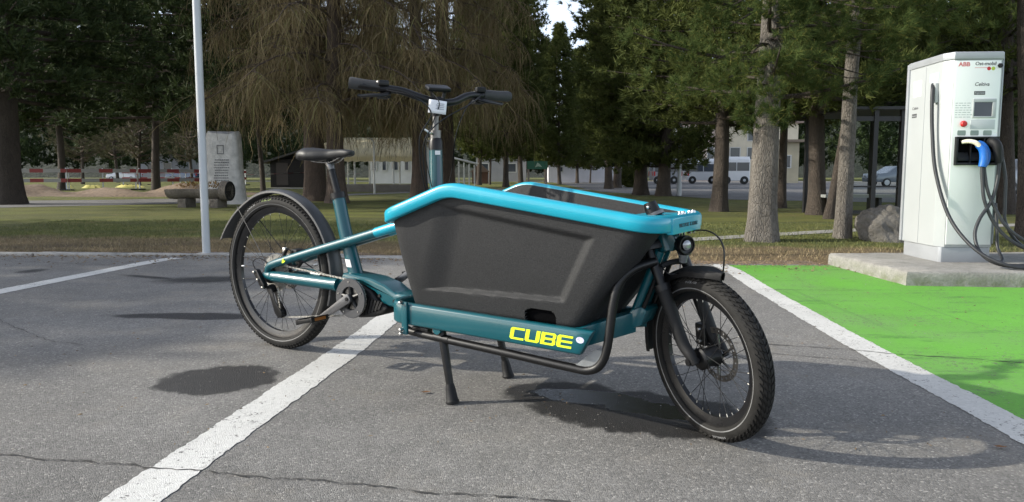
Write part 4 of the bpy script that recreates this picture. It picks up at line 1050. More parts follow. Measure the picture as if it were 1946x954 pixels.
def trunk_mesh(name, H, r0, m, seed, lean=(0, 0), n=18, flare=.35, wob=.03, top=.25):
    g = np.random.default_rng(seed); ks = int(max(14, H*3)); ph = g.uniform(0, 6, 8); rows = []; mb = MB()
    for i in range(ks+1):
        t = i/ks; z = -.08+H*t**1.25; r_ = r0*(1-(1-top)*t)*(1+flare*math.exp(-max(z, 0)/(.9*r0+.05)))
        cx = lean[0]*z+wob*math.sin(z*.9+ph[0]); cy = lean[1]*z+wob*math.sin(z*.8+ph[1])
        row = []
        for k in range(n):
            a = 2*math.pi*k/n; q = 1+.05*math.sin(3*a+ph[2]+z*.7)+.035*math.sin(5*a+ph[3]-z*1.3)+.18*flare*math.exp(-max(z, 0)/.25)*math.sin(4*a+ph[4])+g.normal(0, .012)
            row.append((cx+r_*q*math.cos(a), cy+r_*q*math.sin(a), z))
        rows.append(row)
    mb.loft(rows, cap=False); return mb.mesh(name, m, 60)
S_cone = ([0, .12, .35, .7, 1], [.75, 1, .9, .55, .08]); S_oval = ([0, .15, .45, .75, 1], [.7, .95, 1, .75, .12]); S_flat = ([0, .3, .7, 1], [.8, 1, 1, .6])
def tree(name, x, y, trunk, crown, limb, label, scale=1.0, rot=0.0, sz=None, group=None, cat='tree'):
    e = empty(name, (x, y, -.016), rot); tag(e, label, cat, group)
    e.scale = (scale, scale, sz or scale)
    if trunk: link('trunk', trunk, e)
    if limb: o = link('branches', limb, e); o['kind'] = 'stuff'
    o = link('crown', crown, e); o['kind'] = 'stuff'; return e
g0 = np.random.default_rng(11)
def crown_of(seed, m, H, base, rad, nbr, pads, tufts, padr, shape, rise, k, L, w, spread=.55, jit=.03, droop=0., x0=.3):
    g = np.random.default_rng(seed); C, D, lm = branch_set(g, H, base, rad, nbr, pads, tufts, padr, shape, rise, droop, x0)
    v = blades(g, C, D, k, L, w, spread, jit); return np_mesh('crown', v, np.arange(len(v)).reshape(-1, 3), m), lm
# --- the near pines on the right
cA, lA = crown_of(21, M_needle, 7.5, 1.75, 2.1, 46, 5, 9, .26, S_oval, .18, 46, .115, .0065, .62, .012, 0, .38)
# low boughs on the camera side of the thick pine
g = np.random.default_rng(29); XC, XD = [], []
for pxx, pyy, dy, rad_, nt_ in [(1375, 118, -.5, .2, 22), (1402, 150, -.7, .22, 26), (1372, 196, -.5, .17, 20), (1385, 232, -.6, .16, 20), (1420, 216, -.8, .16, 20), (1436, 238, -.7, .10, 10), (1405, 182, -.9, .14, 14), (1478, 40, -.5, .24, 26), (1500, 110, -.6, .22, 24), (1440, 30, -.6, .22, 24), (1330, 60, -.3, .26, 28), (1300, 120, -.2, .2, 20), (1530, 170, -.5, .2, 22), (1470, 165, -.7, .12, 12), (1560, 60, -.4, .28, 30), (1620, 110, -.6, .24, 26), (1665, 60, -.5, .28, 30), (1600, 160, -.7, .18, 18), (1455, 70, -.8, .2, 24), (1430, 110, -.9, .18, 20), (1462, 130, -.8, .15, 16), (1490, 20, -.6, .24, 26), (1450, 8, -.8, .2, 22), (1350, 160, -.3, .2, 22), (1310, 30, -.2, .3, 32), (1340, 15, -.4, .25, 26), (1285, 170, 0, .2, 20), (1530, 90, -.7, .25, 28), (1580, 20, -.6, .3, 32), (1630, 40, -.8, .3, 32), (1690, 130, -.7, .24, 26), (1650, 150, -.5, .2, 20), (1700, 30, -.6, .3, 32), (1615, 80, -.9, .2, 22)]:
    c0 = np.array([(pxx-1450)/1280*8.6, dy, .87+(332-pyy)/1280*8.5]); off = unit(g.normal(0, 1, (nt_, 3)))*rad_*g.random((nt_, 1))**.4
    XC.append(c0+off); XD.append(unit(off+np.array([math.copysign(.08, c0[0]), -.06, .10])))
    lA.append(([np.array([0, 0, c0[2]+.25]), np.array([c0[0]*.35, dy*.4, c0[2]+.22]), np.array([c0[0]*.75, dy*.8, c0[2]+.02]), c0], .016))
XC = np.concatenate(XC); XD = np.concatenate(XD); vA = blades(g, XC, XD, 50, .105, .0065, .62, .012)
old = np.empty(len(cA.vertices)*3, np.float32); cA.vertices.foreach_get('co', old); vA = np.concatenate([old.reshape(-1, 3), vA])
cA = np_mesh('crown', vA, np.arange(len(vA)).reshape(-1, 3), M_needle)
tA = tree('pine_tree', 3.30, 8.84, trunk_mesh('trunk', 7.5, .19, M_barkA, 5, (.015, .02), 28, .3, .03, .35), cA, limbs_mesh('branches', lA, M_barkD), 'pine with thick sunlit grey-brown trunk, the trunk nearest the bike front')
cB, lB = crown_of(22, M_needle, 8.2, 2.75, 2.2, 46, 5, 9, .27, S_oval, .15, 40, .12, .0075, .62, .012, 0, .35)
tB = tree('pine_tree', 4.50, 9.22, trunk_mesh('trunk', 8, .112, M_barkA, 8, (.055, .02), 22, .22, .03, .4), cB, limbs_mesh('branches', lB, M_barkD), 'pine with slender leaning grey trunk between thick pine and charger')
# --- mid-distance conifers share crowns
cC, lC = crown_of(31, M_mid, 11, 1.95, 2.7, 110, 5, 9, .42, S_oval, .10, 12, .20, .034)
lmC = limbs_mesh('branches', lC, M_barkD)
cJ, lJ = crown_of(32, M_mid, 15, 1.15, 3.1, 170, 5, 10, .50, S_oval, .16, 12, .26, .052)
lmJ = limbs_mesh('branches', lJ, M_barkD)
cK, lK = crown_of(33, M_mid, 15, 1.7, 2.4, 180, 4, 9, .42, ([0, .1, .4, .8, 1], [.7, 1, .9, .5, .05]), .35, 11, .28, .06)
lmK = limbs_mesh('branches', lK, M_barkD)
cL, lL = crown_of(34, M_dark, 14, 3.1, 4.6, 120, 6, 9, .60, S_flat, .04, 12, .28, .06, droop=.06)
lmL = limbs_mesh('branches', lL, M_barkD, 1.6)
tk = {k: trunk_mesh('trunk', 11, r_, M_barkD, 40+i, le, 14, .3, .05) for i, (k, r_, le) in enumerate([('s', .12, (.03, 0)), ('m', .19, (0, .01)), ('l', .30, (.01, 0)), ('xl', .44, (0, 0)), ('lean', .11, (.16, 0))])}
def px(p, Y): return (p-973)/1280*Y
T = [
 ('pine_tree', 1366, 16.0, 'm', cC, lmC, 'dark pine with straight trunk seen just left of the thick sunlit pine', 1.0, .3, None),
 ('pine_tree', 1549, 14.6, 'm', cC, lmC, 'dark straight pine trunk between the thick and the slender leaning pine', 1.0, 2.1, 1.08),
 ('pine_tree', 1488, 17.5, 's', cC, lmC, 'thin dark pine trunk right behind the thick sunlit pine', .95, 4.0, 1.1),
 ('pine_tree', 1575, 13.2, 'lean', cC, lmC, 'dark pine leaning right behind the slender leaning pine', .9, 0, 1.15),
 ('pine_tree', 1900, 15.0, 'm', cC, lmC, 'dark pine directly behind the charging station', 1.1, 1.2, 1.15),
 ('pine_tree', 1945, 8.9, 's', cB, None, 'brown pine trunk at the right picture edge behind the charging cables', .95, 2.6, 1.0),
 ('pine_tree', 1262, 27.3, 'l', cJ, lmJ, 'broad pine with stout trunk left of the grey street lamp', .95, .5, None),
 ('pine_tree', 1216, 29.0, 'l', cJ, lmJ, 'bushy pine with sunlit left flank beyond the box front', 1.0, 2.4, 1.05),
 ('pine_tree', 1156, 41.0, 'l', cK, lmK, 'pine with pale trunk in front of the low white building', .82, 4.4, 1.1),
 ('pine_tree', 1172, 44.0, 'l', cK, lmK, 'slim pine close behind the pale-trunked pine by the white building', .92, 1.4, 1.1),
 ('stone_pine', 1096, 67, 'm', cK, lmK, 'slim pine whose tip stands in the gap of sky, right one', .93, .9, .86),
 ('stone_pine', 1062, 62, 'm', cK, lmK, 'slim pine whose tip stands in the gap of sky, left one', .95, 2.2, .95),
 ('stone_pine', 990, 52, 'm', cK, lmK, 'tall dense pine straight above the green sign', 1.0, 3.3, 1.3),
 ('stone_pine', 962, 47, 'm', cK, lmK, 'pine with yellow-green boughs right of the far handlebar grip', 1.1, 4.1, 1.25),
 ('stone_pine', 912, 57, 'm', cK, lmK, 'pine behind the open pergola roof', 1.15, 5.2, 1.35),
 ('stone_pine', 932, 60, 's', cK, lmK, 'slim pine right behind the brown shed', .9, .2, 1.2),
 ('stone_pine', 986, 64, 's', cK, lmK, 'slim pine left of the green sign', .9, 3.6, 1.25),
 ('stone_pine', 1036, 73, 'm', cK, lmK, 'slim pine right of the green sign', .9, 1.7, 1.0),
 ('stone_pine', 1122, 70, 's', cK, lmK, 'slim pine in front of the glazed band of the white building', .8, 5.5, .8),
 ('spruce_tree', 18, 19.8, 'xl', cL, lmL, 'huge dark conifer with massive trunk at the left picture edge', 1.0, .7, None),
 ('spruce_tree', 1770, 27, 'm', cL, lmL, 'dark conifer rising behind the charging station roof', 1.0, .4, 1.05),
 ('spruce_tree', 1965, 24, 'm', cL, lmL, 'dark conifer at the right picture edge behind the charger', 1.0, 3.0, 1.05),
 ('spruce_tree', 498, 28.5, 's', cL, lmL, 'dark conifer with thin straight trunk right of the stone monument', .95, 2.7, 1.05),
 ('spruce_tree', 300, 33, 'm', cL, lmL, 'shaded conifer behind the white pole', 1.1, 5.0, 1.1),
 ('spruce_tree', 120, 40, 'm', cL, lmL, 'shaded conifer above the dug earth at left', 1.2, 1.0, 1.15),
 ('spruce_tree', 415, 44, 'm', cL, lmL, 'shaded conifer above the stone monument', 1.1, 1.9, 1.3),
]
for nm, p, Y, tkk, c_, l_, lab, sc, ro, sz in T:
    tree(nm, px(p, Y), Y, tk[tkk], c_, l_, lab, sc, ro, sz)
# trees beside the car park whose shade falls on its left half
for i, (x_, y_, lab) in enumerate([(-15.3, 4.3, 'nearest of the conifers left of the car park, shading its asphalt'), (-15.3, 7.3, 'middle conifer of the row left of the car park'), (-15.6, 10.6, 'farthest conifer of the row left of the car park')]):
    tree('spruce_tree', x_, y_, tk['m'], cL, lmL, lab, .5, i*1.7, .5)
# grey leafless-looking trees far left
cG, lG = crown_of(35, M_far, 10, 1.6, 2.6, 80, 3, 8, .5, S_oval, .5, 9, .3, .035)
lmG = limbs_mesh('branches', lG, M_barkL, 1.5)
for i, (p, Y, sc, lab) in enumerate([(268, 52, 1.1, 'pale thin tree behind the left barrier, slightly right of its middle'), (160, 62, 1.2, 'grey-green tree far behind the left barrier'), (365, 66, 1.25, 'grey-green tree far behind the white pole'), (225, 75, 1.5, 'tall grey tree farthest back in the left gap')]):
    tree('bare_tree', px(p, Y), Y, tk['s'], cG, lmG, lab, sc, i*1.3, sc*1.05)
# --- larches with hanging brown twigs
def larch(seed, H=12, nb=64, rad=4.3):
    g = np.random.default_rng(seed); Vv, limbs = [], []
    for i in range(nb):
        t = (i+g.random())/nb; h = 2.6+(H-2.6)*t; r_ = rad*(1-.55*t)*g.uniform(.6, 1.1); az = i*2.39996+g.normal(0, .25)
        dr = np.array([math.cos(az), math.sin(az), 0]); sd_ = np.array([-dr[1], dr[0], 0]); pts = []
        for s in np.linspace(0, 1, 7): pts.append(dr*r_*s+sd_*.25*math.sin(s*5+i)*s+np.array([0, 0, h+.25*math.sin(s*3)*r_*.3-.22*r_*s*s]))
        limbs.append((pts, .045*(1-.5*t)))
        sub = []
        for q in range(9):
            s = .25+.75*g.random(); i0 = min(5, int(s*6)); b0 = pts[i0]*(1-(s*6-i0))+pts[i0+1]*(s*6-i0)
            dd = unit(sd_*g.choice([-1, 1])+dr*g.uniform(.1, .9)+np.array([0, 0, g.uniform(-.5, .1)])); L = g.uniform(.35, 1.0)
            pp = [b0+dd*L*e+np.array([0, 0, -.25*L*e*e]) for e in np.linspace(0, 1, 4)]; limbs.append((pp, .012)); sub.append(pp)
        for pp in [pts[2:], pts[3:]]+sub:
            n = 22
            for q in range(n):
                s = g.random(); m = len(pp)-1; i0 = min(m-1, int(s*m)); b0 = pp[i0]*(1-(s*m-i0))+pp[i0+1]*(s*m-i0)
                L = g.uniform(.12, 1.0)**1.2*(1.25-.5*t); dx = g.normal(0, .5, 3)*L; dx[2] = 0; ph = g.uniform(0, 6); am = g.uniform(.02, .10)
                e = np.linspace(0, 1, 5)[:, None]
                P_ = b0+dx*np.sin(e*1.5)*1.0+np.array([0, 0, -1.])*L*e**1.25+am*np.concatenate([np.sin(e*7+ph), np.cos(e*6+ph), np.zeros_like(e)], 1)*e
                sd2 = unit(g.normal(0, 1, 3)*np.array([1, 1, .1])); wd = .0080*np.linspace(1, .45, 5)[:, None]
                Vv.append(np.stack([P_-sd2*wd, P_+sd2*wd], 1).reshape(-1, 3))
    V_ = np.concatenate(Vv); nt = len(Vv); base = (np.arange(nt)*10)[:, None, None]
    qd = np.array([[2*j, 2*j+1, 2*j+3, 2*j+2] for j in range(4)])[None]; F = (base+qd).reshape(-1, 4)
    return np_mesh('crown', V_, F, M_twig, nper=4), limbs
cLa, lLa = larch(51); lmLa = limbs_mesh('branches', lLa, M_barkL)
for p, Y, r_, sd_, ro, lab in [(602, 22.2, .36, 64, 5.2, 'larch with thick dark trunk left of the saddle post'), (641, 20.8, .29, 61, 0, 'larch with reddish trunk and hanging bare twigs behind the saddle'), (796, 23.0, .27, 62, 2.0, 'larch trunk with hanging twigs left of the steering column'), (846, 25.0, .33, 63, 4.1, 'larch trunk with hanging twigs right behind the steering column')]:
    tree('larch_tree', px(p, Y), Y, trunk_mesh('trunk', 12, r_, M_barkL, sd_, (.0, 0), 16, .4, .04, .4), cLa, lmLa, lab, 1.0, ro, {796: 1.32, 846: 1.28, 641: 1.12, 602: 1.12}[p])
# --- far wood: one mass behind everything
g = np.random.default_rng(77); Vs = []; C0, D0, _ = branch_set(g, 15, 1.2, 3.2, 60, 3, 6, .7, S_cone, .15)
bl = blades(g, C0, D0, 7, .5, .17, .6, .1)
for i in range(84):
    p = -900+3500*(i+g.random())/84; Y = g.uniform(88, 135); top = g.uniform(21, 30)
    if 1000 < p < 1150: top = g.uniform(13.5, 15.5); Y = 118
    if 1280 < p < 1560 and Y < 104: Y += 22
    a = g.uniform(0, 6.28); s = g.uniform(1.1, 1.6); ca, sa = math.cos(a), math.sin(a)
    q = bl.copy(); q = np.stack([(q[:, 0]*ca-q[:, 1]*sa)*s+px(p, Y), (q[:, 0]*sa+q[:, 1]*ca)*s+Y, q[:, 2]*top/15], 1); Vs.append(q)
v = np.concatenate(Vs); o = link('far_wood', np_mesh('far_wood', v, np.arange(len(v)).reshape(-1, 3), M_dark))
tag(o, 'distant dark conifer wood closing off the park', 'wood', kind='stuff')
# a wooded slope behind
def hill():
    n = NT('wooded_slope'); a = n.noise(.12, 6, .7); b = n.noise(.5, 5, .7)
    col = n.mix(n.rng(n.math('ADD', n.math('MULTIPLY', a, .5), n.math('MULTIPLY', b, .5)), .35, .65), (.012, .018, .010), (.035, .040, .022))
    n.bump(b, 1, 3); m = n.out(col, 1); mb = MB(); vs = []; nx, ny = 90, 14
    for j in range(ny+1):
        for i in range(nx+1):
            t = i/nx; x = lerp(-520, 520, t); e = j/ny; dip = 1-.62*math.exp(-((x-25)/60)**2)
            vs.append((x, 190+160*e, -1+62*math.sin(e*math.pi*.5)*dip*(1+.18*math.sin(t*31)+.1*math.sin(t*77+1))))
    mb.add(vs, [(j*(nx+1)+i, j*(nx+1)+i+1, (j+1)*(nx+1)+i+1, (j+1)*(nx+1)+i) for j in range(ny) for i in range(nx)])
    o = mb.build('hill', m, None, 60); o['kind'] = 'structure'
hill()
# round shrub by the street
g = np.random.default_rng(90); q = unit(g.normal(0, 1, (900, 3)))*g.random((900, 1))**.35*np.array([.95, .95, .8])+np.array([0, 0, .78])
v = blades(g, q[q[:, 2] > .02], unit(q[q[:, 2] > .02]-np.array([0, 0, .5])), 9, .16, .05, .6, .05)
e = empty('round_shrub', (px(1200, 46), 46, -.01)); tag(e, 'rounded dark green shrub in front of the low white building', 'shrub')
link('foliage', np_mesh('foliage', v, np.arange(len(v)).reshape(-1, 3), M_mid), e)['kind'] = 'stuff'
# ================================================================ charger, street furniture, far things
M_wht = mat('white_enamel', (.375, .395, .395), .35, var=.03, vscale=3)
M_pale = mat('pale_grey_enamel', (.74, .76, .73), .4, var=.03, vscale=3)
M_grey = mat('grey_metal', (.33, .345, .36), .45, .2, var=.06, vscale=6)
M_lgrey = mat('light_grey_paint', (.47, .49, .50), .5, var=.05, vscale=5)
M_galv = mat('galvanised_pole', (.42, .44, .45), .5, .1, var=.08, vscale=4)
M_red = mat('signal_red', (.45, .012, .012), .4); M_blue = mat('connector_blue', (.01, .12, .45), .4, var=.1, vscale=30)
M_cream = mat('connector_cream', (.68, .64, .52), .45); M_cable = mat('cable_rubber', (.02, .0215, .024), .5, var=.15, vscale=20)
M_screen = mat('dark_screen', (.03, .035, .05), .12); M_ink = mat('dark_ink', (.06, .06, .065), .6); M_redink = mat('red_ink', (.62, .2, .2), .6)
M_lblue = mat('light_blue_print', (.45, .62, .72), .5)
def platform_mat():
    n = NT('slab_concrete'); a = n.noise(5, 6, .65); b = n.noise(60, 4, .7)
    s = n.sep(); side = n.rng(s[2], .02, .10, 1, 0)
    col = n.mix(n.rng(a, .35, .65), (.20, .192, .172), (.30, .288, .262)); col = n.mix(1.0, col, n.rng(b, .3, .7, .8, 1.15), 'MULTIPLY')
    col = n.mix(n.math('MULTIPLY', n.rng(n.noise(9, 5, .7), .45, .6), n.math('MULTIPLY', side, .8)), col, (.14, .15, .09))
    n.bump(n.math('ADD', a, b), .7, .012); return n.out(col, .9)
slab = MB(); nx = 26
poly = [(3.03, 5.12), (5.4, 4.86), (5.9, 6.5), (3.0, 6.34)]
e_ = []
rr = random.Random(3)
for (a, b) in zip(poly, poly[1:]+poly[:1]):
    for i in range(18): t = i/18; e_.append((lerp(a[0], b[0], t)+rr.uniform(-.006, .006), lerp(a[1], b[1], t)+rr.uniform(-.006, .006)))
n_ = len(e_); cx, cy = 4.3, 5.7
rings = [[(x, y, -.03) for x, y in e_], [(x+rr.uniform(-.004, .004), y+rr.uniform(-.004, .004), .05) for x, y in e_], [(x+rr.uniform(-.004, .004), y, .094) for x, y in e_],
         [(lerp(x, cx, .012), lerp(y, cy, .016), .110+rr.uniform(-.003, .003)) for x, y in e_], [(lerp(x, cx, .2), lerp(y, cy, .2), .112) for x, y in e_]]
slab.loft(rings); slab = slab.build('concrete_slab', platform_mat(), None, 50)
tag(slab, 'low weathered concrete slab under the charging station', 'slab')
# charging station -------------------------------------------------------------
CH = empty('charging_station', (3.60, 5.65, .112), R(-3)); tag(CH, 'white and grey electric car fast charger with three connector holsters', 'charger')
Wc, Dc, Hc = .445, .60, 1.735
cfc = .035
base_poly = [(0, .02), (.02, 0), (Wc-.02, 0), (Wc, .02), (Wc, Dc), (.0, Dc)]
MB().prism([(.012, .03), (.03, .012), (Wc-.03, .012), (Wc-.012, .03), (Wc-.012, Dc-.02), (.012, Dc-.02)], lambda a, b, d: (a, b, d), 0, .128).build('plinth', M_grey, CH, 30, .003)
# side faces (white), front (pale), the front is set back at the top
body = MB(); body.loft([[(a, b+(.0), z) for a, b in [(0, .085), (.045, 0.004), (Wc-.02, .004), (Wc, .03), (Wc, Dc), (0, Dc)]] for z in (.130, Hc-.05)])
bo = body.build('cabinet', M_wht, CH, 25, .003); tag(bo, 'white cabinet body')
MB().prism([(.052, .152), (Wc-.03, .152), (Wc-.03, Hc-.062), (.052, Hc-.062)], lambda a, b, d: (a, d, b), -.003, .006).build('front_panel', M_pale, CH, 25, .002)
MB().loft([[(a, b, z) for a, b in [(-.008, .075), (.04, -.008), (Wc-.016, -.008), (Wc+.008, .025), (Wc+.008, Dc+.008), (-.008, Dc+.008)]] for z in (Hc-.050, Hc+.004)] + [[(lerp(a, Wc/2, .03), lerp(b, Dc/2, .03), Hc+.010) for a, b in [(-.008, .075), (.04, -.008), (Wc-.016, -.008), (Wc+.008, .025), (Wc+.008, Dc+.008), (-.008, Dc+.008)]]]).build('roof_cap', M_grey, CH, 25, .002)
MB().box((-.004, Dc+.006, (Hc+.13)/2), (.02, .035, Hc-.135)).build('corner_trim', M_grey, CH, 25, .003)
MB().box((Wc+.002, .035, (Hc+.13)/2), (.012, .03, Hc-.19)).build('edge_trim', M_grey, CH, 25, .003)
MB().box((-.0012, .33, (Hc+.13)/2-.03), (.0016, .004, Hc-.2)).build('panel_seam', M_grey, CH, 0)
DZ = .052
def fp(a, b): return Vector((a, -.003, b+DZ))     # front face coordinates
FX, FZ, FN = Vector((1, 0, 0)), Vector((0, 0, 1)), Vector((0, -1, 0))
text_obj('logo', 'ABB', .046, M_redink, CH, frame(fp(.075, 1.575)+FN*.001, FX, FZ, FN), .0005, .0018, sx=1.1)
text_obj('logo', 'Ost-mobil', .040, M_ink, CH, frame(fp(.205, 1.582)+FN*.001, FX, FZ, FN), .0005, .0006, .15, sx=1.02)
MB().box(fp(.265, 1.562), (.12, .001, .004)).build('print_line', M_redink, CH, 0)
for a, m_ in ((.318, M_red), (.352, mat('lime_print', (.35, .45, .05), .5))):
    MB().lathe([(0, .0012), (.0155, .001), (.0155, 0)], frame(fp(a, 1.555), FX, FN, FZ), 18).build('round_mark', m_, CH, 30)
MB().lathe([(0, .014), (.018, .013), (.021, .006), (.021, 0)], frame(fp(.405, 1.578), FX, FN, FZ), 6).build('camera_dome', M_black, CH, 30)
text_obj('logo', 'Celtiva', .042, M_ink, CH, frame(fp(.21, 1.415)+FN*.001, FX, FZ, FN), .0005, .0004, .2, sx=1.0)
MB().box(fp(.255, 1.357), (.088, .0016, .030)).build('name_plate', M_ink, CH, 0)
text_obj('logo', 'Repower', .024, M_wht, CH, frame(fp(.215, 1.350)+FN*.0015, FX, FZ, FN), .0004, .0002, .2, sx=.9)
# screen recess
fr_ = MB()
x0, x1, z0, z1 = .205, .39, 1.155+DZ, 1.31+DZ
for (a, b, c_, d) in ((x0, x1, z1-.028, z1), (x0, x1, z0, z0+.012), (x0, x0+.01, z0+.012, z1-.028), (x1-.03, x1, z0+.012, z1-.028)):
    fr_.box(((a+b)/2, -.0075, (c_+d)/2), (b-a, .009, d-c_))
fr_.build('screen_bezel', M_wht, CH, 25, .002)
MB().box(((x0+x1)/2-.01, -.0045, (z0+z1)/2-.008), (x1-x0-.04, .003, z1-z0-.04)).build('screen', M_screen, CH, 0)
mb = MB(); rr = random.Random(8)
for k in range(7):
    z = 1.275-k*.019; a = .068
    while a < .185:
        l = rr.uniform(.015, .035); mb.box(fp(a+l/2, z), (l, .001, .006)); a += l+.007
mb.build('instruction_print', mat('grey_print', (.38, .41, .40), .6), CH, 0)['kind'] = 'stuff'
MB().lathe([(.0, .030), (.018, .029), (.025, .022), (.026, .010), (.020, .006), (.020, 0)], frame(fp(.135, 1.105), FX, FN, FZ), 20).build('emergency_button', M_red, CH, 40)
MB().box((.293, -.0045, 1.10+DZ), (.195, .003, .078)).build('card_reader', M_lgrey, CH, 25, .002)
for a, l in ((.128, 'DC 1'), (.232, 'AC 2'), (.336, 'DC 3')):
    o = MB().prism([(a-.034, 1.02), (a-.03, 1.01), (a+.03, 1.01), (a+.034, 1.02), (a+.034, 1.042), (a+.03, 1.052), (a-.03, 1.052), (a-.034, 1.042)], lambda x_, z_, d: (x_, d, z_+DZ), -.0055, -.003).build('socket_badge', mat('badge_grey', (.22, .27, .24), .5) if a < .2 else bpy.data.materials['badge_grey'], CH, 0)
# connector holster: recessed black housing with three bays
hs = MB()
for (a, b, c_, d) in ((.078, .418, .985, 1.0), (.078, .418, .765, .785), (.078, .092, .785, .985), (.190, .20, .785, .985), (.296, .306, .785, .985), (.404, .418, .785, .985)):
    hs.box(((a+b)/2, -.018, (c_+d)/2+DZ), (b-a, .034, d-c_))
ho = hs.build('holster_frame', M_black, CH, 25, .003)
MB().box((.248, -.0045, .885+DZ), (.33, .003, .22)).build('holster_back', M_cav, ho, 0)
for a in (.141, .248, .355):
    MB().prism([(-.004, .80), (-.032, .80), (-.032, .825), (-.012, .87), (-.004, .87)], lambda y_, z_, d: (d, y_, z_+DZ), a-.045, a+.045).build('holster_lip', M_matte, ho, 25, .003)
# plugs in their holsters (each hangs there on its own cable)
def loc_ch(p): return CH.matrix_world @ Vector(p)
bpy.context.view_layer.update()
def plug(name, label, a, m_h, m_n, big):
    e = empty(name); e.matrix_world = CH.matrix_world @ Matrix.Translation((a, -.03, .90+DZ)); tag(e, label, 'plug')
    if big == 1:   # cream nozzle, blue hand grip
        MB().tube(cr([(-.085, .010, .055), (-.06, -.03, .060), (-.02, -.055, .048), (.01, -.062, .018)], 6), list(np.interp(np.linspace(0, 3, 19), range(4), [.016, .017, .019, .019])), 14).build('nozzle', m_n, e)
        MB().tube(cr([(.0, -.05, .03), (.035, -.065, -.01), (.045, -.07, -.08), (.035, -.072, -.15)], 6), list(np.interp(np.linspace(0, 3, 19), range(4), [.022, .030, .031, .028])), 14).build('grip', m_h, e)
        MB().tube(cr([(.03, -.01, .05), (.07, -.02, .03), (.095, -.035, -.03), (.085, -.05, -.10), (.055, -.06, -.145)], 5), .020, 12).build('handle', m_h, e)
    else:
        MB().tube(cr([(-.0, .012, .055), (.0, -.03, .052), (.012, -.06, .02), (.02, -.066, -.05), (.03, -.068, -.12)], 6), list(np.interp(np.linspace(0, 4, 25), range(5), [.036, .040, .036, .030, .024])), 14).build('grip', m_h, e)
        MB().tube(cr([(.03, -.02, .05), (.06, -.03, .02), (.065, -.045, -.07), (.04, -.06, -.11)], 5), .014, 10).build('handle', m_h, e)
    return e
plug('charging_plug', 'blue charging plug with cream nozzle in the middle holster', .215, M_blue, M_cream, 1)
plug('charging_plug', 'black charging plug in the right-hand holster', .352, M_matte, M_matte, 0)
# cables
def wcable(label, pts, r_=.0145):
    o = MB().tube(cr(pts, 10), r_, 12).build('charging_cable', M_cable, None, 60); return tag(o, label, 'cable', 'charging cables')
c_ = lambda a, b, z: loc_ch((a, b, z))
wcable('thick cable hanging from the tall white side slot of the charger down to the slab', [c_(-.012, .20, 1.505), c_(-.045, .14, 1.47), c_(-.055, .12, 1.36), c_(-.05, .10, 1.10), c_(-.035, .04, .75), c_(.02, -.10, .38), c_(.12, -.30, .14), c_(.28, -.44, .035), c_(.50, -.46, .017), c_(.9, -.40, .017)])
wcable('cable dropping from the blue plug and looping onto the slab', [c_(.25, -.10, .80), c_(.255, -.11, .68), c_(.27, -.13, .52), c_(.34, -.16, .34), c_(.46, -.20, .20), c_(.66, -.24, .10), c_(.95, -.28, .03)], .0135)
wcable('cable from the blue grip crossing in front of the charger foot', [c_(.27, -.095, .80), c_(.29, -.12, .62), c_(.34, -.14, .48), c_(.42, -.18, .32), c_(.56, -.22, .20), c_(.80, -.27, .08), c_(1.1, -.3, .018)], .0125)
wcable('cable from the black plug that loops left across the charger front', [c_(.385, -.10, .84), c_(.37, -.11, .68), c_(.32, -.13, .52), c_(.22, -.16, .38), c_(.165, -.20, .25), c_(.165, -.28, .12), c_(.23, -.36, .045), c_(.40, -.40, .017), c_(.75, -.37, .017), c_(1.1, -.40, .017)], .0135)
wcable('cable hanging down the right edge of the charger', [c_(.43, -.06, .88), c_(.455, -.08, .70), c_(.45, -.10, .50), c_(.455, -.12, .34), c_(.56, -.15, .17), c_(.80, -.2, .05), c_(1.2, -.2, .018)], .0125)
wcable('short cable end lying behind the plinth corner at right', [c_(.45, .02, .50), c_(.45, -.02, .30), c_(.445, -.05, .14), c_(.42, -.16, .05), c_(.36, -.24, .017), c_(.55, -.30, .017), c_(.9, -.28, .017)], .0125)
# side slot with light-blue panel
sl = MB().prism([(.145, 1.38), (.255, 1.38), (.255, 1.57), (.145, 1.57)], lambda b, z, d: (d, b, z), -.0016, .003).build('cable_port', M_lgrey, CH, 0)
MB().box((-.0022, .20, 1.565), (.0016, .13, .07)).build('port_label', M_lblue, CH, 0)
text_obj('port_print', 'ABB', .05, M_wht, CH, frame((-.0032, .255, 1.545), (0, -1, 0), FZ, (-1, 0, 0)), .0003, .0005)
MB().prism([(.12, 1.345), (.165, 1.345), (.165, 1.51), (.13, 1.51)], lambda b, z, d: (d, b, z), -.03, -.0018).build('cable_shroud', M_wht, CH, 25, .004)
MB().box((-.0012, .46, 1.50), (.0014, .13, .14)).build('side_notice', mat('pale_print', (.66, .68, .68), .5, var=.1, vscale=90), CH, 0)
MB().box((-.0012, .49, 1.265), (.0014, .075, .034)).build('side_plate', M_ink, CH, 0)
text_obj('side_logo', 'Celtiva', .035, M_ink, CH, frame((-.0012, .53, 1.32), (0, -1, 0), FZ, (-1, 0, 0)), .0003)
text_obj('side_logo', 'Repower', .020, M_wht, CH, frame((-.0022, .524, 1.258), (0, -1, 0), FZ, (-1, 0, 0)), .0003)
# ---- white pole at the car park edge
pole = empty('white_pole', (-3.25, 7.12, -.016)); tag(pole, 'slim white metal pole standing in the lawn edge behind the rear wheel', 'pole')
MB().tube([(0, 0, 0), (0, 0, 2.6), (0, 0, 5.2)], [.040, .039, .038], 20).build('shaft', M_galv, pole)
MB().lathe([(.052, 0), (.050, .03), (.042, .045)], Matrix.Rotation(R(90), 4, 'X'), 20).build('base_collar', M_galv, pole)
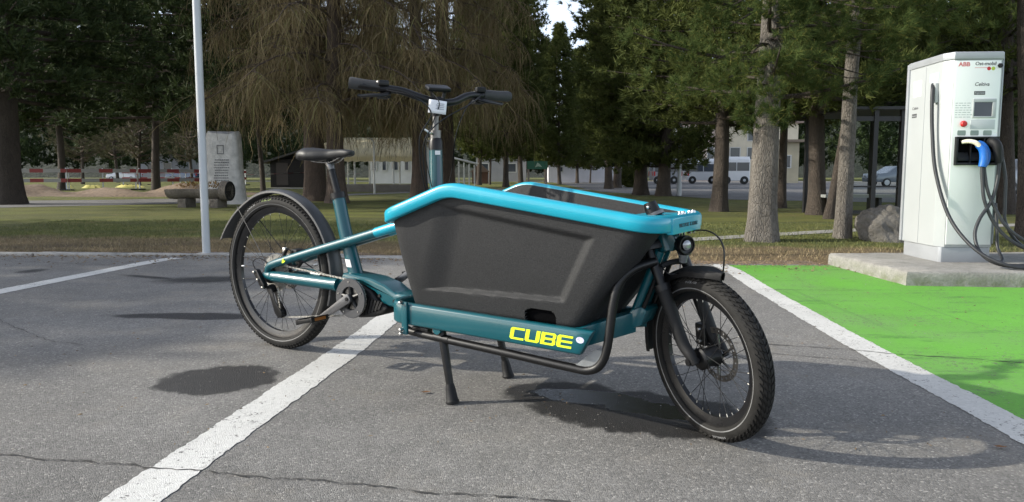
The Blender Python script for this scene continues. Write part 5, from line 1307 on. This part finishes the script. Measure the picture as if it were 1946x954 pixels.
# ---- boulder
def rock(x, y, sx, sy, sz, seed, label):
    g = np.random.default_rng(seed); bm = bmesh.new(); bmesh.ops.create_icosphere(bm, subdivisions=5, radius=1)
    cuts = [(unit(g.normal(0, 1, 3)), g.uniform(.62, .9)) for _ in range(16)]
    for v in bm.verts:
        p = np.array(v.co)
        for nrm, d in cuts:
            q = p@nrm
            if q > d: p = p-nrm*(q-d)*.92
        p = p*(1+.04*math.sin(p[0]*9+seed)+.04*math.sin(p[1]*11+p[2]*7)+.02*math.sin(p[0]*23+p[2]*19)+g.normal(0, .006)); v.co = Vector((p[0]*sx, p[1]*sy, max(p[2], -.4)*sz))
    me = bpy.data.meshes.new('boulder'); bm.to_mesh(me); bm.free()
    n = NT('boulder_stone'); a = n.noise(3, 6, .65); b = n.noise(30, 5, .7)
    n.bump(n.math('ADD', a, b), .8, .05); me.materials.append(n.out(n.mix(n.rng(n.math('ADD', n.math('MULTIPLY', a, .6), n.math('MULTIPLY', b, .4)), .36, .64), (.085, .078, .068), (.21, .195, .17)), .92))
    me.polygons.foreach_set('use_smooth', [True]*len(me.polygons)); me.set_sharp_from_angle(angle=R(28))
    o = link('boulder', me); o.location = (x, y, sz*.25); tag(o, label, 'boulder')
rock(px(1700, 8.9), 8.9, .46, .42, .40, 3, 'rough grey boulder left of the charging station')
# ---- stone monument with wooden trough
M_stone = mat('monument_stone', (.48, .46, .43), .9, var=.22, vscale=5, bump=(18, .6, .03))
mo = empty('stone_monument', (px(430, 20.0), 20.0, -.02)); tag(mo, 'tall pale stone monument with carved inscription behind the white pole', 'monument')
loops = []; g = np.random.default_rng(4)
for z, hw in ((0, .60), (.3, .56), (.7, .52), (1.1, .50), (1.5, .49), (1.8, .47), (2.02, .45), (2.10, .40)):
    q = []
    for k in range(24):
        a = 2*math.pi*k/24; c2, s2 = math.cos(a), math.sin(a); ex = .45
        q.append((hw*math.copysign(abs(c2)**ex, c2)*(1+g.normal(0, .012)), .26*math.copysign(abs(s2)**ex, s2)*(1+g.normal(0, .03)), z+(.05*math.sin(a*2+1) if z > 2 else 0)))
    loops.append(q)
MB().loft(loops).build('slab', M_stone, mo, 40)
M_ins = mat('inscription_grey', (.13, .13, .135), .9)
mb = MB(); rr = random.Random(2)
for k in range(9):
    z = 1.30-k*.075; a = -.22+rr.uniform(0, .05)
    while a < .2:
        l = rr.uniform(.02, .055); mb.box((a+l/2, -.272, z), (l, .004, .026)); a += l+.014
o = mb.build('inscription', M_ins, mo, 0); o['kind'] = 'stuff'
mb = MB()
for (cx_, cz_, sx_, sz_) in ((0, 1.72, .20, .02), (0, 1.48, .20, .02), (-.09, 1.60, .02, .22), (.09, 1.60, .02, .22)): mb.box((cx_, -.272, cz_), (sx_, .006, sz_))
mb.build('carved_crest_frame', M_ins, mo, 0)
MB().prism([(-.05, 1.64), (.05, 1.64), (.05, 1.58), (0, 1.53), (-.05, 1.58)], lambda a, b, d: (a, d, b), -.276, -.262).build('carved_crest', M_stone, mo, 0)
M_log = bark_mat('log_wood', (.10, .085, .068), (.22, .19, .155), .7)
tr_ = empty('log_trough', (px(385, 17.9), 17.9, 0), R(-8)); tag(tr_, 'hollowed log water trough in front of the stone monument', 'trough')
mb = MB(); loops = []
for x_ in np.linspace(-.92, .62, 14):
    rad = .25+.015*math.sin(x_*7); q = []
    for k in range(20): a = math.pi*(1+k/19); q.append((x_, rad*math.cos(a), .46+rad*math.sin(a)))
    for k in range(20): a = math.pi*(2-k/19); q.append((x_, (rad-.06)*math.cos(a), .47+(rad-.06)*math.sin(a)*.85))
    loops.append(q)
mb.loft(loops); mb.build('hollow_log', M_log, tr_, 50)
MB().tube([(.60, 0, .42), (.80, 0, .42)], [.265, .26], 24).build('log_butt', M_log, tr_)
MB().lathe([(0, 0), (.20, .0), (.235, .012), (.26, 0)], Matrix.Translation((.80, 0, .42)) @ Matrix.Rotation(R(-90), 4, 'Z'), 24).build('dark_log_end', mat('dark_log_end', (.012, .011, .010), .9, var=.2), tr_)
for x_ in (-.45, .45): MB().box((x_, 0, .09), (.24, .46, .26)).build('support_block', M_log, tr_, 30, .02)
# flowers in the trough
M_petal = mat('flower_petals', (.22, .12, .025), .7, var=.4, vscale=20); g = np.random.default_rng(6)
pts = np.stack([g.uniform(-.6, .5, 70), g.normal(0, .09, 70), .5+g.uniform(0, .16, 70)], 1); v = blades(g, pts, np.tile([0, 0, 1.], (70, 1)), 5, .06, .03, .7, .02)
o = link('trough_flowers', np_mesh('trough_flowers', v, np.arange(len(v)).reshape(-1, 3), M_petal)); o.matrix_world = Matrix.Translation(tr_.location) @ Matrix.Rotation(R(-8), 4, 'Z'); tag(o, 'small yellow and orange flowers planted in the log trough', 'flowers', kind='stuff')
# ---- red and white barriers
def stripe(name, per, duty=.5):
    n = NT(name, .6); s = n.sep(); f = n.math('FRACT', n.math('DIVIDE', s[0], per)); f = n.math('LESS_THAN', f, duty)
    return n.out(n.mix(f, (.25, .235, .215), (.19, .018, .015)), .6)
M_str = stripe('barrier_stripes', 1.5, .44); M_tape = stripe('tape_stripes', .9, .5)
def barrier(x0, y0, x1, y1, label):
    L = math.hypot(x1-x0, y1-y0); e = empty('road_barrier', (x0, y0, -.01), math.atan2(y1-y0, x1-x0)); tag(e, label, 'barrier', 'construction barriers around the dug-up ground')
    for z in (.55, 1.08): MB().box((L/2, 0, z), (L, .04, .20)).build('board', M_str, e, 0)
    for a in (.05, L/2, L-.05):
        p = MB().box((a, .05, .62), (.06, .05, 1.24)).build('post', M_lgrey, e, 0)
        MB().box((a, .05, .03), (.5, .5, .06)).build('foot', M_black, p, 0)
barrier(px(-60, 36), 36, px(130, 37), 37, 'red and white barrier at the far left edge by the massive trunk')
barrier(px(130, 37), 37.05, px(262, 38.5), 38.5, 'red and white barrier behind the dug earth, second from the left')
barrier(px(264, 38.5), 38.6, px(392, 41), 41, 'red and white barrier ending behind the white pole')
barrier(px(235, 58), 58, px(345, 58), 58, 'red and white barrier in the back row left of the pole')
barrier(px(355, 52), 52, px(470, 56), 56, 'red and white barrier in the back row behind the monument')
tp = MB().tube(cr([(px(235, 46), 46, 1.25), (px(330, 46), 46, 1.02), (px(470, 46), 46, .85), (px(590, 46), 46, 1.0), (px(690, 46), 46, .9)], 8), .045, 4, sq=.2).build('barrier_tape', M_tape, None, 0)
tag(tp, 'red and white warning tape strung between trees behind the monument', 'tape')
g = np.random.default_rng(3)
for i, (p, Y, s) in enumerate([(178, 44, .7), (250, 46, .9), (130, 44, .35)]):
    mb = MB(); n2 = 16; vs = [(s*(1+.25*math.sin(k*2.1+i))*math.cos(2*math.pi*k/n2), .5*s*(1+.2*math.sin(k*1.3))*math.sin(2*math.pi*k/n2), 0) for k in range(n2)]
    vs += [(v_[0]*.55, v_[1]*.55, .16+.05*math.sin(k*3.0)) for k, v_ in enumerate(vs)]
    mb.add(vs, [(k, (k+1) % n2, n2+(k+1) % n2, n2+k) for k in range(n2)]+[tuple(range(n2, 2*n2))]); o = mb.build('yellow_tarp', mat('yellow_tarp', (.5, .45, .12), .6) if i == 0 else bpy.data.materials['yellow_tarp'], None, 40)
    o.location = (px(p, Y), Y, -.01); tag(o, ['crumpled yellow tarp on the ground behind the second barrier', 'larger crumpled yellow tarp right of the first tarp', 'smallest yellow tarp left of the others'][i], 'tarp')
# ---- big tent pavilion
M_canvas = leaf_mat('cream_canvas', (.80, .73, .52), (.86, .79, .58), .6); M_post = mat('white_post', (.55, .55, .52), .6)
pv = empty('tent_pavilion', (px(720, 36), 36, 0)); tag(pv, 'open cream canvas pavilion on white posts behind the larches', 'pavilion')
def roofz(y_, sl): return 2.05+sl*y_
mb = MB(); nx, ny = 26, 8; vs = []
for j in range(ny+1):
    for i in range(nx+1):
        x_ = lerp(-3.4, 2.1, i/nx); y_ = lerp(-1.2, 7.5, j/ny); vs.append((x_, y_, 1.78+1.35*math.sin(math.pi*min(1, (y_+1.2)/8.7*.55+.0))+.02*math.cos(i*math.pi)))
mb.add(vs, [(j*(nx+1)+i, j*(nx+1)+i+1, (j+1)*(nx+1)+i+1, (j+1)*(nx+1)+i) for j in range(ny) for i in range(nx)])
ro_ = mb.build('roof', M_canvas, pv, 20); sm = ro_.modifiers.new('thickness', 'SOLIDIFY'); sm.thickness = .03
mb = MB(); vs = []
for i in range(nx+1):
    x_ = lerp(-3.4, 2.1, i/nx); vs += [(x_, -1.22, 1.78), (x_, -1.24, 1.50+.05*(i % 2))]
mb.add(vs, [(2*i, 2*i+1, 2*i+3, 2*i+2) for i in range(nx)]); va = mb.build('valance', M_canvas, pv, 0); sm = va.modifiers.new('thickness', 'SOLIDIFY'); sm.thickness = .02
for x_ in (-3.2, -2.1, -1.0, .0, 1.0, 2.0): MB().tube([(x_, -1.1, .0), (x_, -1.1, 1.8)], .05, 8).build('post', M_post, pv)
for x_ in (-2.7, -1.4, .4, 1.5): MB().tube([(x_, 4.5, .0), (x_, 4.5, 2.8)], .05, 8).build('post', M_post, pv)
for k in range(3): MB().tube([(-3.3, 1.2+k*2.0, 1.9+.35*k), (2.05, 1.2+k*2.0, 1.9+.35*k)], .04, 6).build('purlin', M_post, pv)
wl_ = MB().box((px(718, 35), 34.4, .17), (4.4, .25, .4)).build('low_wall', mat('wall_concrete', (.17, .155, .14), .9, var=.2, vscale=2), None, 25, .02); tag(wl_, 'low grey wall at the foot of the cream pavilion', 'wall')
lp = empty('slim_lamp_post', (px(712, 30), 30, 0)); tag(lp, 'thin white post in front of the cream pavilion', 'post'); MB().tube([(0, 0, 0), (0, 0, 2.3), (-.1, 0, 2.42)], .045, 8).build('shaft', M_post, lp)
MB().box((-.16, 0, 2.43), (.2, .08, .05)).build('lamp_head', M_post, lp, 25, .01)
# pergola with white posts
pg = empty('pergola', (px(882, 48), 48, 0)); tag(pg, 'white wooden pergola right of the steering column', 'pergola')
for x_ in np.linspace(-1.1, .75, 6): MB().tube([(x_, 0, 0), (x_, 0, 2.0-.25*(x_+1.1))], .055, 6).build('post', M_post, pg)
for k in range(3): MB().tube([(-1.3, k*.8, 2.15+.02*k), (.95, k*.8, 1.6+.02*k)], .07, 6).build('beam', M_post, pg)
# dark hut
ht = empty('timber_hut', (px(552, 46), 46, 0)); tag(ht, 'dark timber hut with sloping roof left of the saddle', 'hut')
M_tim = mat('dark_timber', (.018, .016, .015), .9, var=.3, vscale=6)
MB().box((0, 1.5, .95), (2.6, 3, 1.9)).build('wall', M_tim, ht, 0)
MB().prism([(-1.7, 1.6), (1.55, 2.62), (1.55, 2.74), (-1.7, 1.74)], lambda a, b, d: (a, d, b), -.4, 3.4).build('roof', mat('grey_roof', (.07, .067, .064), .8, var=.2), ht, 0)
MB().box((-.5, -.012, .9), (.8, .02, 1.5)).build('door', mat('hut_door', (.06, .05, .045), .8), ht, 0)
# second small brown shed
sh = empty('garden_shed', (px(913, 66), 66, 0)); tag(sh, 'tiny brown shed with pitched roof right of the pergola', 'shed')
MB().box((0, 0, .6), (1.5, 1.5, 1.2)).build('wall', mat('shed_brown', (.09, .045, .03), .9, var=.2), sh, 0)
MB().prism([(-.95, 1.1), (0, 1.95), (.95, 1.1)], lambda a, b, d: (a, d, b), -.9, .9).build('roof', mat('shed_roof', (.13, .09, .07), .9), sh, 0)
# ---- green sign on two posts
sg = empty('park_sign', (px(1021, 41), 41, 0)); sg.scale = (.82, .82, .86); tag(sg, 'green information sign on two wooden posts among the pines', 'sign')
for x_ in (-.66, .66): MB().tube([(x_, 0, -.02), (x_, 0, 1.9)], .075, 8).build('post', mat('sign_post', (.2, .17, .14), .9) if x_ < 0 else bpy.data.materials['sign_post'], sg)
bd = MB().box((0, -.09, 1.66), (1.5, .05, .56)).build('board', mat('sign_green', (.02, .10, .055), .5, var=.1), sg, 0)
MB().flat([(-.18, 1.5), (.0, 1.84), (.16, 1.74), (.34, 1.52), (.05, 1.58)], lambda a, b: (a, -.118, b)).build('emblem', mat('sign_pale', (.30, .38, .28), .6), bd, 0, recalc=False)
# ---- buildings
M_gl = mat('window_glass', (.05, .06, .075), .1); M_wfr = mat('window_frame', (.5, .5, .48), .6)
def building(name, label, p0, p1, Y, zb, zt, wallc, wins, roof=None, depth=8, win_c=None):
    x0, x1 = px(p0, Y), px(p1, Y); e = empty(name, (x0, Y, 0)); tag(e, label, 'building'); L = x1-x0
    MB().box((L/2, depth/2, (zb+zt)/2), (L, depth, zt-zb)).build('wall', mat(name+'_wall', wallc, .9, var=.08, vscale=1), e, 0)
    for (a, b, c1, d) in wins:
        fr2 = MB()
        fr2.box((L*a, -.03, (c1+d)/2), (.12, .10, d-c1+.16)); fr2.box((L*b, -.03, (c1+d)/2), (.12, .10, d-c1+.16)); fr2.box((L*(a+b)/2, -.03, c1-.04), (L*(b-a)-.12, .10, .10)); fr2.box((L*(a+b)/2, -.03, d+.04), (L*(b-a)-.12, .10, .10))
        w_ = fr2.build('window', M_wfr, e, 0)
        MB().box((L*(a+b)/2, -.01, (c1+d)/2), (L*(b-a)-.13, .03, d-c1)).build('pane', M_gl, w_, 0)
    if roof: MB().prism([(-.5, zt), (L+.5, zt), (L+.5, zt+.25), (-.5, zt+.25)], lambda a, b, d: (a, d, b), -.6, depth+.6).build('roof', mat(name+'_roof', roof, .9), e, 0)
    return e
building('white_low_building', 'long low white building with glazed upper band behind the pines', 1042, 1215, 76, -.1, 3.4, (.58, .57, .60), [(.08, .3, 1.9, 3.0), (.40, .62, 1.9, 3.0), (.68, .95, 1.9, 3.0), (.12, .16, 1.2, 1.7)], (.2, .2, .2))
building('pale_town_house', 'pale pink town house with arched doorway behind the buses', 1262, 1372, 92, -.1, 8, (.52, .42, .36), [(.05, .18, 3.0, 4.6), (.24, .36, 3.0, 4.6), (.45, .62, 1.2, 4.4), (.72, .84, 3.0, 4.6), (.88, .98, 3.0, 4.6), (.05, .18, 5.6, 7.2), (.24, .36, 5.6, 7.2), (.45, .62, 5.6, 7.2)], (.18, .13, .11))
building('cream_town_house', 'cream town house with blue shop band right of the pink house', 1376, 1512, 95, -.1, 8, (.58, .52, .40), [(.06, .2, 3.0, 4.6), (.30, .44, 3.0, 4.6), (.56, .7, 3.0, 4.6), (.8, .94, 3.0, 4.6), (.3, .44, 5.6, 7.2)], (.2, .15, .13))
building('white_house', 'white house with dark windows seen under the cream pavilion', 702, 808, 66, -.1, 4.0, (.60, .60, .58), [(.06, .14, 1.3, 2.4), (.24, .32, 1.3, 2.4), (.45, .53, 1.3, 2.4), (.64, .72, 1.3, 2.4), (.84, .92, 1.3, 2.4)], (.25, .24, .23))
building('grey_white_hall', 'pale hall wall showing between trunks left of the green sign', 905, 1000, 84, -.1, 3.2, (.30, .30, .31), [(.1, .25, 1.2, 2.2), (.6, .8, 1.2, 2.2)], (.22, .22, .22))
building('left_far_house', 'pale grey house far behind the left barrier row', 268, 345, 100, -.1, 3.6, (.42, .42, .44), [(.2, .4, 1.4, 2.6), (.6, .8, 1.4, 2.6)], (.2, .19, .18))
building('yellow_house', 'yellowish house corner seen between the pine trunks at right', 1476, 1515, 70, -.1, 4.2, (.42, .37, .26), [(.3, .6, 1.6, 2.8)], (.2, .16, .12), 5)
# ---- coaches
def coach(label, p0, p1, Y, hgt, red=True, col=(.66, .67, .68)):
    x0, x1 = px(p0, Y), px(p1, Y); L = x1-x0; e = empty('coach', (x0, Y, 0)); tag(e, label, 'bus', 'coaches parked in the street')
    mb = MB(); loops = []
    for x_, i in ((0, .06), (.08, 0), (L-.1, 0), (L, .08)):
        loops.append([(x_, y_, z) for y_, z in ((.02+i, .32), (2.0, .32), (2.0, hgt-.25), (1.85, hgt), (.18+i, hgt), (.02+i, hgt-.25))])
    mb.loft(loops); mb.build('body', mat('coach_white', col, .35) if 'coach_white' not in bpy.data.materials or col != (.66, .67, .68) else bpy.data.materials['coach_white'], e, 30, .05)
    n = max(2, int(L/1.1)); ws = L*.92/n
    for k in range(n): MB().box((L*.06+ws*(k+.5), .012, hgt*.64), (ws-.08, .05, hgt*.30)).build('window', M_gl, e, 0)
    for x_ in (L*.18, L*.8):
        w_ = MB().lathe([(0, 0), (.2, .0), (.2, .02), (.36, .02), (.38, .12), (.36, .2)], Matrix.Translation((x_, -.02, .36)), 18).build('wheel', M_black, e)
        MB().lathe([(0, -.01), (.12, -.005), (.14, .01)], Matrix.Translation((x_, -.02, .36)), 14).build('hubcap', M_grey, w_)
    MB().box((-.005 if red else L, .9, hgt*.66), (.05, 1.3, hgt*.28)).build('rear_window', M_gl, e, 0)
    for y_ in (.2, 1.8): MB().box((.0, y_, .95), (.08, .14, .4)).build('tail_light', M_red, e, 0)
    MB().box((.14, .0, .95), (.14, .03, .4)).build('side_tail_light', M_red, e, 0)
    return e
coach('white coach with its rear towards us in the street behind the pines', 1304, 1364, 64, 2.35)
coach('white coach parked right behind the first coach, partly hidden by trunks', 1370, 1424, 60, 2.45)
coach('grey coach parked far left of the lamp post behind trunks', 1240, 1290, 62, 2.3, True, (.30, .31, .33))
# ---- street lamp
sl_ = empty('street_lamp', (px(1290, 27.5), 27.5, 0)); tag(sl_, 'grey street lamp post on the lawn left of the coaches', 'street lamp')
MB().tube([(0, 0, -.02), (0, 0, 3), (0, 0, 6)], [.085, .07, .06], 12).build('post', M_lgrey, sl_)
MB().tube([(0, 0, 0), (0, 0, .5)], .10, 12).build('base', M_lgrey, sl_)
MB().tube(cr([(0, 0, 6), (.1, -.1, 6.3), (.6, -.3, 6.4)], 4), .045, 8).build('arm', M_lgrey, sl_); MB().box((.8, -.35, 6.4), (.6, .25, .12)).build('lamp_head', M_lgrey, sl_, 30, .03)
# ---- cars
def car(label, x, y, rz, col):
    e = empty('parked_car', (x, y, 0), rz); tag(e, label, 'car', 'cars parked behind the trees')
    side = [(-2.1, .35), (-2.15, .6), (-2.05, .92), (-1.3, .98), (-.6, 1.42), (.7, 1.45), (1.5, 1.30), (2.0, 1.0), (2.1, .6), (2.0, .35)]
    mb = MB(); loops = []
    for yy, s, dz in ((-.85, .96, 0), (-.78, 1.0, .0), (-.62, .99, .02), (.62, .99, .02), (.78, 1.0, 0), (.85, .96, 0)):
        loops.append([(a*s, yy if b < 1.0 else yy*.86, b+dz*(b > 1)) for a, b in side])
    mb.loft(loops); mb.build('body', mat('car_paint', col, .25, .2, .6), e, 30, .03)
    for s in (-1, 1):
        for poly in ([(-.98, 1.02), (-.5, 1.36), (.05, 1.38), (.05, 1.02)], [(.13, 1.02), (.13, 1.38), (.68, 1.38), (1.3, 1.22), (1.35, 1.02)]):
            MB().prism(poly, lambda a, b, d: (a, d, b), s*.742, s*.765).build('side_window', M_gl, e, 0)
        for a in (-1.35, 1.3):
            w_ = MB().lathe([(0, 0), (.2, 0), (.3, .02), (.32, .1), (.3, .18)], Matrix.Translation((a, s*.88, .32)) @ (Matrix.Rotation(math.pi, 4, 'Z') if s > 0 else Matrix.Identity(4)), 18).build('wheel', M_black, e)
            MB().lathe([(0, -.012), (.18, -.006), (.2, .01)], Matrix.Translation((a, s*.88, .32)) @ (Matrix.Rotation(math.pi, 4, 'Z') if s > 0 else Matrix.Identity(4)), 14).build('rim', M_lgrey, w_)
        MB().box((-2.06, s*.6, .72), (.1, .3, .12)).build('headlight', M_lens, e, 0); MB().box((2.04, s*.65, .85), (.08, .22, .16)).build('tail_light', M_red, e, 0)
    return e
car('blue-grey car seen through the glass shelter', px(1704, 47), 47, R(4), (.12, .14, .17))
car('silver car at the right picture edge behind the cables', px(1945, 26), 26, R(6), (.4, .42, .45))
car('dark blue car far behind the barriers right of the pole', px(352, 88), 88, R(-5), (.04, .06, .1))
car('white car far away left of the grey house', px(240, 92), 92, R(0), (.5, .5, .5))
# ---- glass shelter with black frame
gs = empty('glass_shelter', (px(1612, 13.2), 13.2, 0)); tag(gs, 'black framed glass shelter between slender pine and charger', 'shelter')
M_frm = mat('black_frame', (.012, .012, .013), .5)
Lg = px(1718, 13.2)-px(1612, 13.2)
def glass():
    m = bpy.data.materials.new('shelter_glass'); m.use_nodes = True; nt = m.node_tree; b = nt.nodes['Principled BSDF']
    b.inputs['Base Color'].default_value = (.85, .9, .88, 1); b.inputs['Roughness'].default_value = .03; b.inputs['Transmission Weight'].default_value = 1; b.inputs['IOR'].default_value = 1.02
    b.inputs['Specular IOR Level'].default_value = .4
    return m
M_glass = glass()
for a in (0.02, Lg*.42, Lg*.90, Lg*1.35):
    MB().box((a, 0, 1.05), (.085, .085, 2.1)).build('post', M_frm, gs, 0)
for a in (0.02, Lg*1.35): MB().box((a, 2.0, 1.05), (.085, .085, 2.1)).build('post', M_frm, gs, 0)
for z, hh in ((.12, .07), (.62, .03), (1.93, .09)): MB().box((Lg*.675, 0, z), (Lg*1.3, .05, hh)).build('rail', M_frm, gs, 0)
for a, b in ((.06, Lg*.42-.05), (Lg*.42+.05, Lg*.9-.05), (Lg*.9+.05, Lg*1.35-.05)): MB().box(((a+b)/2, 0, 1.02), (b-a, .012, 1.74)).build('glass_pane', M_glass, gs, 0)
MB().prism([(.0, 2.10), (Lg*1.5, 2.10), (Lg*1.5, 2.17), (.0, 2.15)], lambda a, b, d: (a, d, b), -.12, 2.2).build('roof', M_frm, gs, 0)
bn = MB().box((Lg*.7, 1.2, .40), (1.5, .4, .06)).build('bench_seat', mat('bench_grey', (.2, .21, .2), .7), gs, 0)
for a in (.25, 1.2): MB().box((a, 1.2, .18), (.06, .3, .37)).build('bench_leg', M_frm, gs, 0)
pm = MB().box((Lg*.36, .8, 1.05), (.06, .02, .28)).build('notice', M_wht, gs, 0)
